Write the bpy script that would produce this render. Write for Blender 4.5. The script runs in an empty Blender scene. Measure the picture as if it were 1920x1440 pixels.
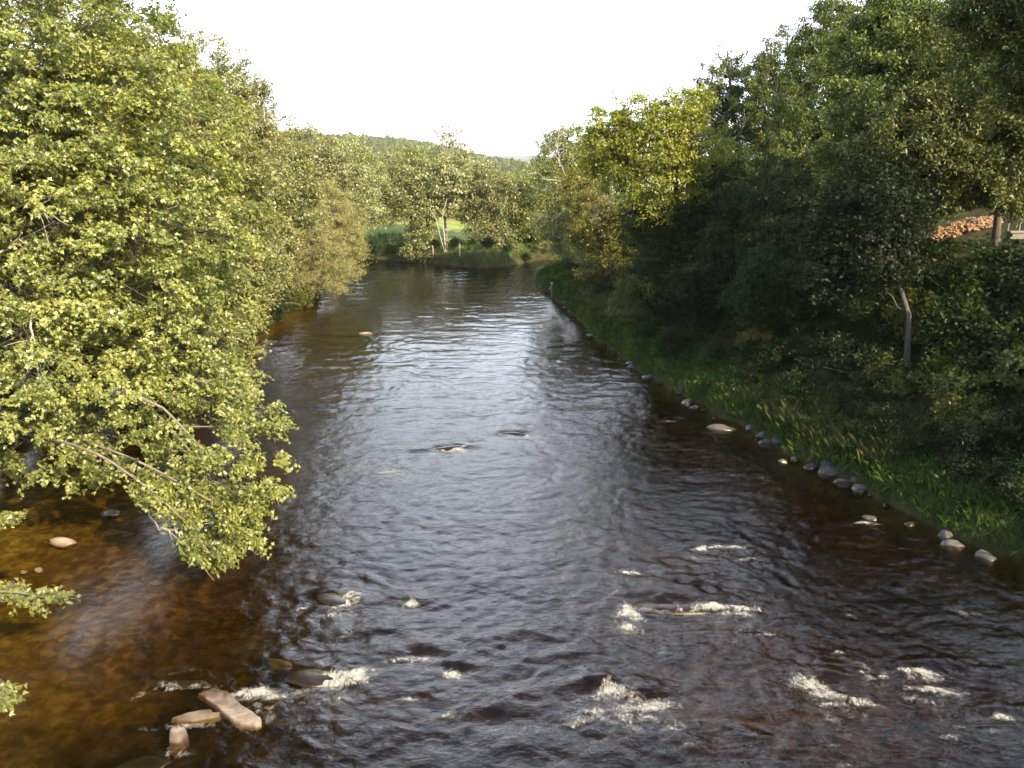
import bpy, math, random
import numpy as np
from mathutils import Vector

SC = bpy.context.scene
COL = SC.collection
R = math.radians
rng = np.random.default_rng(7)
random.seed(7)

# ------------------------------------------------------------------ camera, sky, sun, exposure
H = 13.0                      # eye above the water, standing on a road bridge
PITCH = 15.0
F = 1490.0                    # focal length in pixels of a 1920 wide frame
cam = bpy.data.cameras.new('camera')
cam.sensor_width = 36.0
cam.lens = F / 1920 * 36
cam.clip_start = 0.05
cam.clip_end = 30000
camo = bpy.data.objects.new('camera', cam)
COL.objects.link(camo)
camo.location = (0, 0, H)
camo.rotation_euler = (R(90 - PITCH), 0, 0)
SC.camera = camo

SUN_AZ, SUN_EL = 38.0, 30.0   # azimuth to the right of straight behind the viewer
world = bpy.data.worlds.new('World')
SC.world = world
world.use_nodes = True
wn = world.node_tree
wn.nodes.clear()
sky = wn.nodes.new('ShaderNodeTexSky')
sky.sky_type = 'NISHITA'
sky.sun_disc = False
sky.sun_elevation = R(SUN_EL)
sky.sun_rotation = R(180 - SUN_AZ)
sky.air_density = 1.0
sky.dust_density = 1.5
sky.ozone_density = 1.0
bg = wn.nodes.new('ShaderNodeBackground')
bg.inputs['Strength'].default_value = 0.15
wo = wn.nodes.new('ShaderNodeOutputWorld')
# bright low overcast added to lift the water's reflections, thinning out upward
tc = wn.nodes.new('ShaderNodeTexCoord'); sz = wn.nodes.new('ShaderNodeSeparateXYZ')
wn.links.new(tc.outputs['Generated'], sz.inputs[0])
mr = wn.nodes.new('ShaderNodeMapRange'); mr.interpolation_type = 'SMOOTHSTEP'
mr.inputs['From Min'].default_value = 0.30; mr.inputs['From Max'].default_value = 0.95
mr.inputs['To Min'].default_value = 0.92; mr.inputs['To Max'].default_value = 0.0
wn.links.new(sz.outputs['Z'], mr.inputs['Value'])
cn = wn.nodes.new('ShaderNodeTexNoise'); cn.inputs['Scale'].default_value = 2.2; cn.inputs['Detail'].default_value = 5
cm_ = wn.nodes.new('ShaderNodeMapping'); cm_.inputs['Scale'].default_value = (1, 1, 3.5)
wn.links.new(tc.outputs['Generated'], cm_.inputs[0]); wn.links.new(cm_.outputs[0], cn.inputs['Vector'])
cr_ = wn.nodes.new('ShaderNodeMapRange'); cr_.inputs['From Min'].default_value = 0.35; cr_.inputs['From Max'].default_value = 0.6
cr_.inputs['To Min'].default_value = 0.78; cr_.inputs['To Max'].default_value = 1.0
wn.links.new(cn.outputs['Fac'], cr_.inputs['Value'])
cmul = wn.nodes.new('ShaderNodeMath'); cmul.operation = 'MULTIPLY'
wn.links.new(mr.outputs[0], cmul.inputs[0]); wn.links.new(cr_.outputs[0], cmul.inputs[1])
smix = wn.nodes.new('ShaderNodeMixRGB'); smix.inputs[2].default_value = (13.5, 14.8, 16.6, 1)
fwd = wn.nodes.new('ShaderNodeMapRange'); fwd.interpolation_type = 'SMOOTHSTEP'     # added brightness kept ahead and cut behind, to hold down ambient light
fwd.inputs['From Min'].default_value = -0.25; fwd.inputs['From Max'].default_value = 0.45
fwd.inputs['To Min'].default_value = 0.12
wn.links.new(sz.outputs['Y'], fwd.inputs['Value'])
cmu2 = wn.nodes.new('ShaderNodeMath'); cmu2.operation = 'MULTIPLY'
wn.links.new(cmul.outputs[0], cmu2.inputs[0]); wn.links.new(fwd.outputs[0], cmu2.inputs[1])
wn.links.new(cmu2.outputs[0], smix.inputs[0]); wn.links.new(sky.outputs[0], smix.inputs[1])
wn.links.new(smix.outputs[0], bg.inputs['Color'])
wn.links.new(bg.outputs[0], wo.inputs['Surface'])

sun = bpy.data.lights.new('sun', 'SUN')
sun.energy = 5.0
sun.angle = R(0.55)
sun.color = (1.0, 0.83, 0.58)
suno = bpy.data.objects.new('sun', sun)
COL.objects.link(suno)
SD = Vector((math.sin(R(SUN_AZ)) * math.cos(R(SUN_EL)), -math.cos(R(SUN_AZ)) * math.cos(R(SUN_EL)), math.sin(R(SUN_EL))))
suno.rotation_euler = SD.to_track_quat('Z', 'Y').to_euler()
suno.location = SD * 60
SC.view_settings.view_transform = 'Standard'
SC.view_settings.look = 'None'
SC.view_settings.exposure = 1.38
SC.view_settings.gamma = 1.0
SC.view_settings.use_curve_mapping = False
SC.cycles.max_bounces = 6
SC.cycles.diffuse_bounces = 3
SC.cycles.glossy_bounces = 2
SC.cycles.transmission_bounces = 3
SC.cycles.transparent_max_bounces = 8
SC.cycles.volume_bounces = 0
SC.cycles.caustics_reflective = False
SC.cycles.caustics_refractive = False
SC.cycles.sample_clamp_indirect = 3.0
SC.cycles.use_denoising = True
SC.cycles.denoising_prefilter = 'ACCURATE'
SC.cycles.adaptive_threshold = 0.006

# ------------------------------------------------------------------ projection helpers (pixels of the 1920x1440 picture to metres)
CP, SP = math.cos(R(PITCH)), math.sin(R(PITCH))
def ray(px, py):
    u, v = px - 960.0, 720.0 - py
    return (u, F * CP + v * SP, v * CP - F * SP)
def gp(px, py, z=0.0):
    r = ray(px, py); t = (z - H) / r[2]
    return (r[0] * t, r[1] * t)
def at(px, py, Y):
    r = ray(px, py); t = Y / r[1]
    return np.array((r[0] * t, Y, H + r[2] * t))

# ------------------------------------------------------------------ noise
def _hash(ix, iy, seed):
    h = (ix.astype(np.int64) * 374761393 + iy.astype(np.int64) * 668265263 + seed * 974634777) & 0xffffffff
    h = ((h ^ (h >> 13)) * 1274126177) & 0xffffffff
    h = h ^ (h >> 16)
    return (h & 0xffffff) / float(0xffffff)
def vn(x, y, seed=0):
    x = np.asarray(x, float); y = np.asarray(y, float)
    ix, iy = np.floor(x), np.floor(y)
    fx, fy = x - ix, y - iy
    fx = fx * fx * (3 - 2 * fx); fy = fy * fy * (3 - 2 * fy)
    a = _hash(ix, iy, seed); b = _hash(ix + 1, iy, seed)
    c = _hash(ix, iy + 1, seed); d = _hash(ix + 1, iy + 1, seed)
    return (a + (b - a) * fx + (c - a) * fy + (a - b - c + d) * fx * fy) * 2 - 1
def fbm(x, y, o=4, seed=0):
    s, a = 0, 1.0
    for k in range(o):
        s = s + a * vn(x * 2 ** k + 17.3 * k, y * 2 ** k - 9.1 * k, seed + k); a *= 0.5
    return s / 1.6
def sstep(a, b, x):
    t = np.clip((np.asarray(x, float) - a) / (b - a), 0, 1)
    return t * t * (3 - 2 * t)

# ------------------------------------------------------------------ object helpers
def put(name, me, parent=None, mat=None, loc=None):
    o = bpy.data.objects.new(name, me)
    COL.objects.link(o)
    if parent is not None: o.parent = parent
    if mat is not None and me is not None and not me.materials: me.materials.append(mat)
    if loc is not None: o.location = loc
    return o
def tag(o, label=None, cat=None, group=None, kind=None):
    if label: o['label'] = label
    if cat: o['category'] = cat
    if group: o['group'] = group
    if kind: o['kind'] = kind
    return o
def empty(name, loc=(0, 0, 0)):
    o = bpy.data.objects.new(name, None)
    COL.objects.link(o); o.location = loc; o.empty_display_size = 0.3
    return o
def mesh(name, V, faces, smooth=False, attrs=None, facattrs=None):
    """V (n,3); faces = list of int arrays, each (m,k)"""
    me = bpy.data.meshes.new(name)
    V = np.ascontiguousarray(V, dtype=np.float32)
    me.vertices.add(len(V)); me.vertices.foreach_set('co', V.ravel())
    faces = [np.asarray(f, dtype=np.int32) for f in faces if len(f)]
    nl = sum(f.size for f in faces); nf = sum(len(f) for f in faces)
    me.loops.add(nl); me.polygons.add(nf)
    me.loops.foreach_set('vertex_index', np.concatenate([f.ravel() for f in faces]))
    tot = np.concatenate([np.full(len(f), f.shape[1], np.int32) for f in faces])
    st = np.concatenate([[0], np.cumsum(tot)[:-1]]).astype(np.int32)
    me.polygons.foreach_set('loop_start', st)
    me.update(calc_edges=True)
    if smooth:
        me.polygons.foreach_set('use_smooth', np.ones(nf, bool))
    for k, v in (attrs or {}).items():
        a = me.attributes.new(k, 'FLOAT', 'POINT'); a.data.foreach_set('value', np.asarray(v, np.float32))
    for k, v in (facattrs or {}).items():
        a = me.attributes.new(k, 'FLOAT', 'FACE'); a.data.foreach_set('value', np.asarray(v, np.float32))
    return me
def grid_faces(nr, nc, off=0):
    i = np.arange(nr - 1)[:, None] * nc + np.arange(nc - 1)[None, :]
    i = i.ravel() + off
    return np.stack([i, i + 1, i + nc + 1, i + nc], 1)

# ------------------------------------------------------------------ materials
class NT:
    def __init__(s, name):
        s.m = bpy.data.materials.new(name); s.m.use_nodes = True
        s.t = s.m.node_tree; s.t.nodes.clear()
        s.out = s.n('OutputMaterial')
    def n(s, typ, **kw):
        nd = s.t.nodes.new('ShaderNode' + typ)
        for k, v in kw.items():
            if k.startswith('i_'):
                nd.inputs[k[2:].replace('_', ' ')].default_value = v
            else: setattr(nd, k, v)
        return nd
    def l(s, a, b): s.t.links.new(a, b)
    def ramp(s, fac, stops, interp='LINEAR'):
        r = s.n('ValToRGB'); r.color_ramp.interpolation = interp
        e = r.color_ramp.elements
        while len(e) < len(stops): e.new(0.5)
        for k, (p, c) in enumerate(stops):
            e[k].position = p; e[k].color = tuple(c) + (1,) if len(c) == 3 else c
        if fac is not None: s.l(fac, r.inputs['Fac'])
        return r.outputs['Color']
    def mix(s, a, b, fac, typ='MIX'):
        m = s.n('MixRGB', blend_type=typ)
        for sock, v in ((m.inputs[0], fac), (m.inputs[1], a), (m.inputs[2], b)):
            if hasattr(v, 'is_linked') or hasattr(v, 'links'): s.l(v, sock)
            elif isinstance(v, (int, float)): sock.default_value = v
            else: sock.default_value = tuple(v) + (1,)
        return m.outputs[0]
    def math(s, op, a, b=None, clamp=False):
        m = s.n('Math', operation=op, use_clamp=clamp)
        for k, v in enumerate((a, b)):
            if v is None: continue
            if isinstance(v, (int, float)): m.inputs[k].default_value = v
            else: s.l(v, m.inputs[k])
        return m.outputs[0]
    def coord(s, scale=(1, 1, 1)):
        g = s.n('NewGeometry')
        mp = s.n('Mapping'); mp.inputs['Scale'].default_value = scale
        s.l(g.outputs['Position'], mp.inputs['Vector'])
        return mp.outputs[0]
    def noise(s, scale, detail=4, rough=0.55, vec=None, dist=0.0):
        nd = s.n('TexNoise'); nd.inputs['Scale'].default_value = scale
        nd.inputs['Detail'].default_value = detail; nd.inputs['Roughness'].default_value = rough
        nd.inputs['Distortion'].default_value = dist
        if vec is not None: s.l(vec, nd.inputs['Vector'])
        return nd.outputs['Fac']

def leaf_mat(name, cols, trans=0.35, gloss=0.06, rough=0.5, tcol=None):
    """cols: three colours dark, mid, light; 'tint' is a per-leaf value"""
    t = NT(name)
    a = t.n('Attribute', attribute_name='tint', attribute_type='GEOMETRY')
    oi = t.n('ObjectInfo')
    c = t.ramp(a.outputs['Fac'], [(0.0, cols[0]), (0.55, cols[1]), (1.0, cols[2])])
    n = t.noise(0.45, 2, 0.5, t.coord())
    c = t.mix(c, t.mix(c, (1.2, 1.08, 0.72), 1.0, 'MULTIPLY'), t.math('MULTIPLY', t.math('SUBTRACT', n, 0.45), 2.2, True))
    hs = t.n('HueSaturation'); t.l(c, hs.inputs['Color'])
    t.l(t.math('ADD', t.math('MULTIPLY', oi.outputs['Random'], 0.03), 0.485), hs.inputs['Hue'])
    t.l(t.math('ADD', t.math('MULTIPLY', oi.outputs['Random'], 0.4), 0.8), hs.inputs['Value'])
    c = hs.outputs[0]
    d = t.n('BsdfDiffuse'); t.l(c, d.inputs['Color'])
    tr = t.n('BsdfTranslucent')
    t.l(t.mix(c, tcol or (1.25, 1.35, 0.5), 1.0, 'MULTIPLY'), tr.inputs['Color'])
    m = t.n('MixShader', i_Fac=trans); t.l(d.outputs[0], m.inputs[1]); t.l(tr.outputs[0], m.inputs[2])
    g = t.n('BsdfGlossy', i_Roughness=rough); g.inputs['Color'].default_value = (1, 1, 1, 1)
    m2 = t.n('MixShader', i_Fac=gloss); t.l(m.outputs[0], m2.inputs[1]); t.l(g.outputs[0], m2.inputs[2])
    t.l(m2.outputs[0], t.out.inputs['Surface'])
    return t.m

def bark_mat(name, a, b, scale=6.0):
    t = NT(name)
    n = t.noise(scale, 5, 0.65, t.coord((1, 1, 0.35)))
    c = t.ramp(n, [(0.3, a), (0.7, b)])
    p = t.n('BsdfPrincipled', i_Roughness=0.85); t.l(c, p.inputs['Base Color'])
    bp = t.n('Bump', i_Strength=0.5, i_Distance=0.03); t.l(n, bp.inputs['Height']); t.l(bp.outputs[0], p.inputs['Normal'])
    t.l(p.outputs[0], t.out.inputs['Surface'])
    return t.m

def rock_mat(name, a, b, wet=0.0, scale=3.0, hi=0.12):
    t = NT(name)
    v = t.coord()
    n = t.noise(scale, 6, 0.65, v)
    n2 = t.noise(scale * 9, 4, 0.7, v)
    oi = t.n('ObjectInfo')
    c = t.ramp(n, [(0.3, a), (0.68, b)])
    c = t.mix(c, (0.5, 0.48, 0.42), t.math('MULTIPLY', t.math('SUBTRACT', n2, 0.5), 1.6 if wet < 1 else 0.25, True))
    # a wet band just above the waterline
    g = t.n('NewGeometry'); s = t.n('SeparateXYZ'); t.l(g.outputs['Position'], s.inputs[0])
    w = t.n('MapRange'); w.inputs['From Min'].default_value = 0.03; w.inputs['From Max'].default_value = hi
    w.inputs['To Min'].default_value = 1.0; w.inputs['To Max'].default_value = wet
    t.l(t.math('ADD', s.outputs['Z'], t.math('MULTIPLY', t.math('SUBTRACT', n, 0.5), 0.12)), w.inputs['Value'])
    c = t.mix(c, t.mix(c, (0.38, 0.3, 0.25), 1.0, 'MULTIPLY'), w.outputs[0])
    hs = t.n('HueSaturation'); t.l(c, hs.inputs['Color'])
    t.l(t.math('ADD', t.math('MULTIPLY', oi.outputs['Random'], 0.5), 0.7), hs.inputs['Value'])
    p = t.n('BsdfPrincipled'); t.l(hs.outputs[0], p.inputs['Base Color'])
    t.l(t.math('SUBTRACT', 0.85, t.math('MULTIPLY', w.outputs[0], 0.6)), p.inputs['Roughness'])
    bp = t.n('Bump', i_Strength=0.6, i_Distance=0.03)
    t.l(t.math('ADD', n, t.math('MULTIPLY', n2, 0.4)), bp.inputs['Height']); t.l(bp.outputs[0], p.inputs['Normal'])
    t.l(p.outputs[0], t.out.inputs['Surface'])
    return t.m

def plain_mat(name, col, rough=0.7, var=0.25, scale=8, metal=0.0):
    t = NT(name)
    n = t.noise(scale, 4, 0.6, t.coord())
    c = t.mix(col, tuple(x * (1 - var) * 0.8 for x in col), n)
    p = t.n('BsdfPrincipled', i_Roughness=rough, i_Metallic=metal); t.l(c, p.inputs['Base Color'])
    t.l(p.outputs[0], t.out.inputs['Surface'])
    return t.m

M = {}
M['maple'] = leaf_mat('maple_leaf', [(0.080, 0.108, 0.016), (0.215, 0.235, 0.040), (0.40, 0.385, 0.13)], 0.40, 0.06)
M['maple2'] = leaf_mat('maple_leaf_olive', [(0.070, 0.090, 0.018), (0.165, 0.175, 0.040), (0.30, 0.29, 0.11)], 0.35, 0.06)
M['poplar'] = leaf_mat('poplar_leaf', [(0.11, 0.125, 0.04), (0.21, 0.22, 0.078), (0.33, 0.32, 0.15)], 0.3, 0.06)
M['willow'] = leaf_mat('willow_leaf', [(0.14, 0.13, 0.045), (0.26, 0.245, 0.095), (0.38, 0.355, 0.16)], 0.3, 0.03)
M['yellow'] = leaf_mat('yellowing_leaf', [(0.075, 0.090, 0.006), (0.185, 0.190, 0.014), (0.32, 0.29, 0.026)], 0.4, 0.04)
M['pine'] = leaf_mat('pine_needle', [(0.020, 0.042, 0.006), (0.075, 0.105, 0.016), (0.24, 0.25, 0.06)], 0.25, 0.03)
M['dark'] = leaf_mat('shade_dark_leaf', [(0.007, 0.015, 0.003), (0.016, 0.028, 0.005), (0.042, 0.056, 0.010)], 0.3, 0.015)  # albedo lowered so the leaves carry deep shade in their colour
M['shrub'] = leaf_mat('shrub_leaf', [(0.009, 0.022, 0.003), (0.021, 0.042, 0.006), (0.055, 0.082, 0.013)], 0.35, 0.015)  # darkened as well, shade of the slope put into the leaf colour
M['shrub_blue'] = leaf_mat('grey_green_leaf', [(0.008, 0.016, 0.006), (0.015, 0.026, 0.009), (0.034, 0.050, 0.016)], 0.3, 0.012)  # grey green taken down further to deepen the bank's shade
M['shrub_yellow'] = leaf_mat('yellow_green_leaf', [(0.05, 0.072, 0.008), (0.10, 0.12, 0.016), (0.17, 0.17, 0.035)], 0.4, 0.03)
M['grass'] = leaf_mat('grass_blade', [(0.030, 0.062, 0.010), (0.062, 0.105, 0.018), (0.13, 0.14, 0.045)], 0.35, 0.02)
M['straw'] = leaf_mat('straw_blade', [(0.055, 0.065, 0.022), (0.095, 0.10, 0.038), (0.19, 0.18, 0.08)], 0.3, 0.02)
M['conifer_far'] = leaf_mat('hill_conifer', [(0.022, 0.040, 0.016), (0.045, 0.062, 0.024), (0.10, 0.105, 0.04)], 0.1, 0.0)
M['bark'] = bark_mat('grey_bark', (0.09, 0.075, 0.055), (0.22, 0.19, 0.145))
M['bark_mid'] = bark_mat('grey_brown_bark', (0.035, 0.03, 0.024), (0.09, 0.08, 0.065))
M['bark_pale'] = bark_mat('pale_branch_bark', (0.22, 0.19, 0.14), (0.42, 0.37, 0.29))
M['bark_dark'] = bark_mat('dark_bark', (0.035, 0.028, 0.02), (0.10, 0.08, 0.06))
M['birch'] = bark_mat('white_birch_bark', (0.22, 0.19, 0.15), (0.50, 0.45, 0.37), 10)
M['rock_grey'] = rock_mat('grey_stone', (0.026, 0.025, 0.022), (0.08, 0.074, 0.066))
M['rock_brown'] = rock_mat('brown_stone', (0.09, 0.055, 0.035), (0.20, 0.13, 0.085))
M['rock_tan'] = rock_mat('tan_slab_stone', (0.17, 0.125, 0.09), (0.30, 0.23, 0.165), 0.0, 5.0)
M['rock_pale'] = rock_mat('pale_slab_stone', (0.26, 0.20, 0.14), (0.40, 0.32, 0.24), 0.0, 2.0)
M['rock_wet'] = rock_mat('wet_red_stone', (0.022, 0.015, 0.010), (0.055, 0.034, 0.022), 1.0)

# ------------------------------------------------------------------ the river's outline
RB = [(1920, 1050), (1860, 1035), (1790, 1005), (1700, 958), (1600, 908), (1500, 862), (1400, 802), (1290, 747),
      (1200, 692), (1130, 642), (1062, 577), (1030, 549), (1008, 528)]
right_bank = [(30, -40), (23, -10), (20.5, 10)] + [gp(*p) for p in RB]
poly = right_bank + [(3.4, 103.5), (9, 107), (30, 113), (75, 122), (75, 142), (30, 134), (11, 124), (4, 121.5)]
poly += [gp(950, 500), gp(900, 501.5), gp(850, 498), gp(800, 492.5), gp(745, 488), gp(690, 483)]
poly += [(-27, 123), (-26, 112), (-24, 98), (-21.5, 84), (-21.5, 70), (-22.5, 55), (-24, 42), (-24.5, 30), (-25.5, 15), (-27, 0), (-30, -40)]
poly = np.array(poly)

def signed_dist(x, y):
    x = np.asarray(x, float); y = np.asarray(y, float)
    sh = x.shape; x = x.ravel(); y = y.ravel()
    best = np.full(x.shape, 1e18); inside = np.zeros(x.shape, bool)
    n = len(poly)
    for k in range(n):
        ax, ay = poly[k]; bx, by = poly[(k + 1) % n]
        dx, dy = bx - ax, by - ay
        t = np.clip(((x - ax) * dx + (y - ay) * dy) / (dx * dx + dy * dy), 0, 1)
        best = np.minimum(best, (x - ax - t * dx) ** 2 + (y - ay - t * dy) ** 2)
        c = ((ay > y) != (by > y))
        with np.errstate(divide='ignore', invalid='ignore'):
            xi = ax + (y - ay) * dx / (dy if dy else 1e-9)
        inside ^= c & (x < xi)
    d = np.sqrt(best)
    return np.where(inside, -d, d).reshape(sh)     # positive on land

def ground_z(x, y):
    x = np.asarray(x, float); y = np.asarray(y, float)
    d = signed_dist(x, y) + 0.42 * fbm(x * 0.55, y * 0.55, 4, 5)
    wr = sstep(-3, 5, x) * (1 - sstep(98, 110, y))
    top = 12.0 - 7.0 * sstep(66, 96, y)
    dd = np.maximum(d, 0)
    zr = top * np.tanh(0.047 * dd * 12.0 / top) + 0.35 * np.minimum(dd, 0.5)
    wl = 1 - sstep(-16, -6, x)
    zf = 2.6 * np.tanh(0.34 * dd) * (1 - wl) + 3.8 * np.tanh(0.2 * dd) * wl
    zf = zf + 0.02 * np.maximum(dd - 20, 0) * (1 - sstep(300, 600, dd) * 0.6)
    z = zr * wr + zf * (1 - wr) + 0.04
    z = z + sstep(0.5, 3, dd) * 0.22 * fbm(x * 0.35, y * 0.35, 4, 2)
    z = z + 0.28 * sstep(0, .5, dd)
    di = np.maximum(-d, 0)
    bed = -(0.03 + 0.16 * di - 0.0055 * np.minimum(di, 14) ** 2 ) 
    bed = np.maximum(bed, -1.35) + 0.10 * fbm(x * 0.5, y * 0.5, 4, 9) * sstep(0, 3, di) + 0.035 * fbm(x * 2.2, y * 2.2, 3, 12) * sstep(0, 1.5, di)
    # shallow bar in the rapids near the bridge and along the left bank
    bed = bed + 0.15 * np.exp(-(((x - 2) / 14) ** 2 + ((y - 17) / 8) ** 2)) * sstep(0, 4, di)
    bed = bed + 0.72 * (1 - sstep(-14, -4, x)) * (1 - sstep(24, 50, y)) * sstep(0, 4, di)
    bed = np.minimum(bed, -0.06 - 0.05 * np.minimum(di, 1)) - 0.8 * sstep(0, .8, di) * (1 - sstep(5, 11, di)) * np.maximum(wr, sstep(90, 105, y))
    return np.where(d > 0, np.maximum(z, 0.03), bed)
def gz(x, y): return float(ground_z(np.array([x]), np.array([y]))[0])
def hit(px, py, y0=15.0, y1=140.0):
    r = np.array(ray(px, py)); t = np.linspace(y0, y1, 700) / r[1]
    X, Y, Z = r[0] * t, r[1] * t, H + r[2] * t
    g = ground_z(X, Y)
    k = np.argmax(Z < g)
    if not (Z < g).any(): k = len(t) - 1
    return np.array((X[k], Y[k], g[k]))

def axis(lo, hi, step, far_lo, far_hi, grow=1.22):
    a = list(np.arange(lo, hi + 1e-6, step))
    s = step
    while a[-1] < far_hi: s *= grow; a.append(a[-1] + s)
    s = step; b = []
    c = lo
    while c > far_lo: s *= grow; c -= s; b.append(c)
    return np.array(b[::-1] + a)

def build_ground():
    xs = axis(-42, 46, 0.36, -9500, 9500); ys = axis(-6, 138, 0.36, -3000, 12000)
    X, Y = np.meshgrid(xs, ys)
    Z = ground_z(X, Y)
    D = signed_dist(X, Y) + 0.42 * fbm(X * 0.55, Y * 0.55, 4, 5)
    meadow = sstep(0.8, 4, D) * sstep(108, 116, Y) * (1 - sstep(6, 16, X))
    meadow = np.maximum(meadow, sstep(120, 170, D))
    me = mesh('ground', np.stack([X.ravel(), Y.ravel(), Z.ravel()], 1), [grid_faces(len(ys), len(xs))], True,
              {'land': sstep(-0.6, -0.1, D).ravel(), 'meadow': meadow.ravel()})
    t = NT('riverbed_and_bank_soil')
    v = t.coord()
    # cobbles of the bed
    vo = t.n('TexVoronoi', feature='F1'); vo.inputs['Scale'].default_value = 3.6; vo.inputs['Randomness'].default_value = 1
    wv = t.n('VectorMath', operation='ADD'); t.l(v, wv.inputs[0])
    nz = t.n('TexNoise'); nz.inputs['Scale'].default_value = 3.0; t.l(v, nz.inputs['Vector'])
    sc = t.n('VectorMath', operation='SCALE'); sc.inputs['Scale'].default_value = 0.25; t.l(nz.outputs['Color'], sc.inputs[0])
    t.l(sc.outputs[0], wv.inputs[1]); t.l(wv.outputs[0], vo.inputs['Vector'])
    big = t.noise(0.55, 5, 0.6, v); fine = t.noise(14, 5, 0.7, v)
    cell = t.n('SeparateColor'); t.l(vo.outputs['Color'], cell.inputs[0])
    base = t.ramp(t.math('ADD', t.math('MULTIPLY', cell.outputs[0], 0.22), t.math('MULTIPLY', t.noise(2.6, 6, 0.7, v), 0.85)),
                  [(0.3, (0.06, 0.043, 0.010)), (0.55, (0.17, 0.124, 0.027)), (0.75, (0.32, 0.24, 0.065))])
    bed = t.mix(base, (0.36, 0.25, 0.09), t.math('MULTIPLY', t.math('SUBTRACT', fine, 0.58), 3.6, True))
    drift = t.noise(0.9, 4, 0.6, t.coord((1.6, 0.6, 1)))
    bed = t.mix(t.mix(bed, (0.55, 0.52, 0.48), 1.0, 'MULTIPLY'), bed, t.math('MULTIPLY', t.math('SUBTRACT', drift, 0.36), 4.0, True))
    soil = t.ramp(t.noise(1.4, 5, 0.65, v), [(0.35, (0.030, 0.024, 0.014)), (0.65, (0.055, 0.06, 0.02))])
    mead = t.ramp(t.noise(0.25, 4, 0.6, v), [(0.35, (0.16, 0.20, 0.05)), (0.65, (0.25, 0.28, 0.085))])
    al = t.n('Attribute', attribute_name='land'); am = t.n('Attribute', attribute_name='meadow')
    c = t.mix(t.mix(bed, soil, al.outputs['Fac']), mead, am.outputs['Fac'])
    p = t.n('BsdfPrincipled', i_Roughness=0.9); t.l(c, p.inputs['Base Color']); p.inputs['Specular IOR Level'].default_value = 0.1
    bp = t.n('Bump', i_Strength=0.8, i_Distance=0.08); t.l(fine, bp.inputs['Height'])
    t.l(bp.outputs[0], p.inputs['Normal'])
    t.l(p.outputs[0], t.out.inputs['Surface'])
    tag(put('ground', me, None, t.m), kind='structure')
build_ground()

# ------------------------------------------------------------------ boulders list (px, py, width px, rise m, flatness, material, label)
# ------------------------------------------------------------------ water
FOAM = [  # px, py, width px, height px, strength, lean (px of rise to the right)
    (655, 1122, 34, 40, 1.0, 10), (640, 1150, 90, 16, .55, 8), (570, 1141, 40, 12, .45, 0), (770, 1133, 26, 14, .9, 0), (720, 1150, 90, 8, .35, 0),
    (480, 1298, 80, 26, 1.1, 4), (520, 1306, 50, 14, .9, 2), (632, 1275, 120, 36, 1.25, 24), (672, 1262, 60, 30, .8, 6),
    (600, 1248, 50, 12, .5, 4), (300, 1290, 60, 26, .55, 18), (365, 1288, 90, 12, .5, 0), (340, 1262, 60, 10, .45, 8),
    (345, 1362, 110, 14, .55, 6), (440, 1362, 60, 8, .4, 0), (330, 1410, 60, 30, .5, 0), (500, 1330, 60, 20, .4, 0),
    (775, 1236, 90, 12, .75, 4), (846, 1264, 34, 22, 1.0, 0), (765, 1312, 56, 14, .6, 10), (838, 1342, 44, 22, .55, 10), (925, 1368, 26, 10, .45, 0),
    (1176, 1146, 40, 34, 1.2, 0), (1178, 1176, 34, 24, .8, 0), (1340, 1139, 140, 14, 1.05, -2), (1385, 1150, 60, 14, .6, -10), (1215, 1142, 70, 10, .45, 0),
    (1180, 1074, 50, 9, .8, -4), (1225, 1090, 60, 12, .4, -8), (1335, 1026, 60, 14, 1.0, 2), (1372, 1026, 50, 8, .8, 2), (1408, 1050, 60, 10, .6, 2),
    (1296, 1046, 40, 10, .5, -6), (1290, 1062, 60, 10, .4, 0),
    (1156, 1297, 70, 34, 1.25, -10), (1226, 1322, 76, 24, 1.2, 6), (1145, 1330, 120, 26, .75, 14), (1100, 1352, 90, 26, .6, 20), (1210, 1350, 130, 30, .5, 0),
    (1250, 1368, 60, 18, .5, 0), (1130, 1390, 80, 14, .35, 0),
    (1400, 1172, 70, 12, .45, -10), (1440, 1190, 60, 8, .55, 0), (1548, 1115, 30, 8, .5, 0), (1590, 1152, 30, 8, .5, 0), (1572, 1223, 18, 6, .6, 0),
    (1516, 1280, 60, 30, 1.2, -14), (1548, 1300, 60, 24, .9, -8), (1560, 1322, 80, 14, .6, 0), (1614, 1315, 46, 20, .9, -4), (1612, 1246, 34, 14, .7, -12),
    (1628, 1272, 30, 20, .6, -6), (1620, 1262, 24, 10, .8, 4), (1650, 1270, 26, 12, .7, 0),
    (1716, 1260, 70, 14, 1.15, -6), (1735, 1270, 60, 22, .8, -4), (1750, 1295, 100, 20, .85, -6), (1715, 1312, 60, 26, .6, 0), (1880, 1345, 50, 14, .75, -6),
    (1782, 1360, 40, 14, .6, 0), (1780, 1382, 40, 18, .55, 0), (1676, 1384, 40, 10, .6, 0), (1560, 1398, 40, 8, .5, 0), (1590, 1435, 50, 14, .6, 0),
    (1860, 1370, 60, 8, .5, 0), (850, 843, 90, 6, .7, 0), (970, 816, 80, 5, .4, 0), (1085, 853, 24, 4, .5, 0), (530, 771, 40, 4, .45, 0), (606, 772, 50, 4, .5, 0),
    (700, 775, 50, 4, .3, 0), (1255, 790, 22, 6, .8, 0), (1622, 981, 34, 6, .9, 0), (680, 545, 34, 3, .4, 0), (730, 885, 60, 5, .3, 0), (1350, 812, 50, 4, .4, 0),
    (1745, 1105, 20, 6, .35, 0), (1815, 1150, 50, 16, .3, 0), (1480, 1385, 50, 8, .3, 0), (1290, 1398, 50, 16, .35, 0), (1010, 1290, 50, 8, .25, 0),
]
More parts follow.
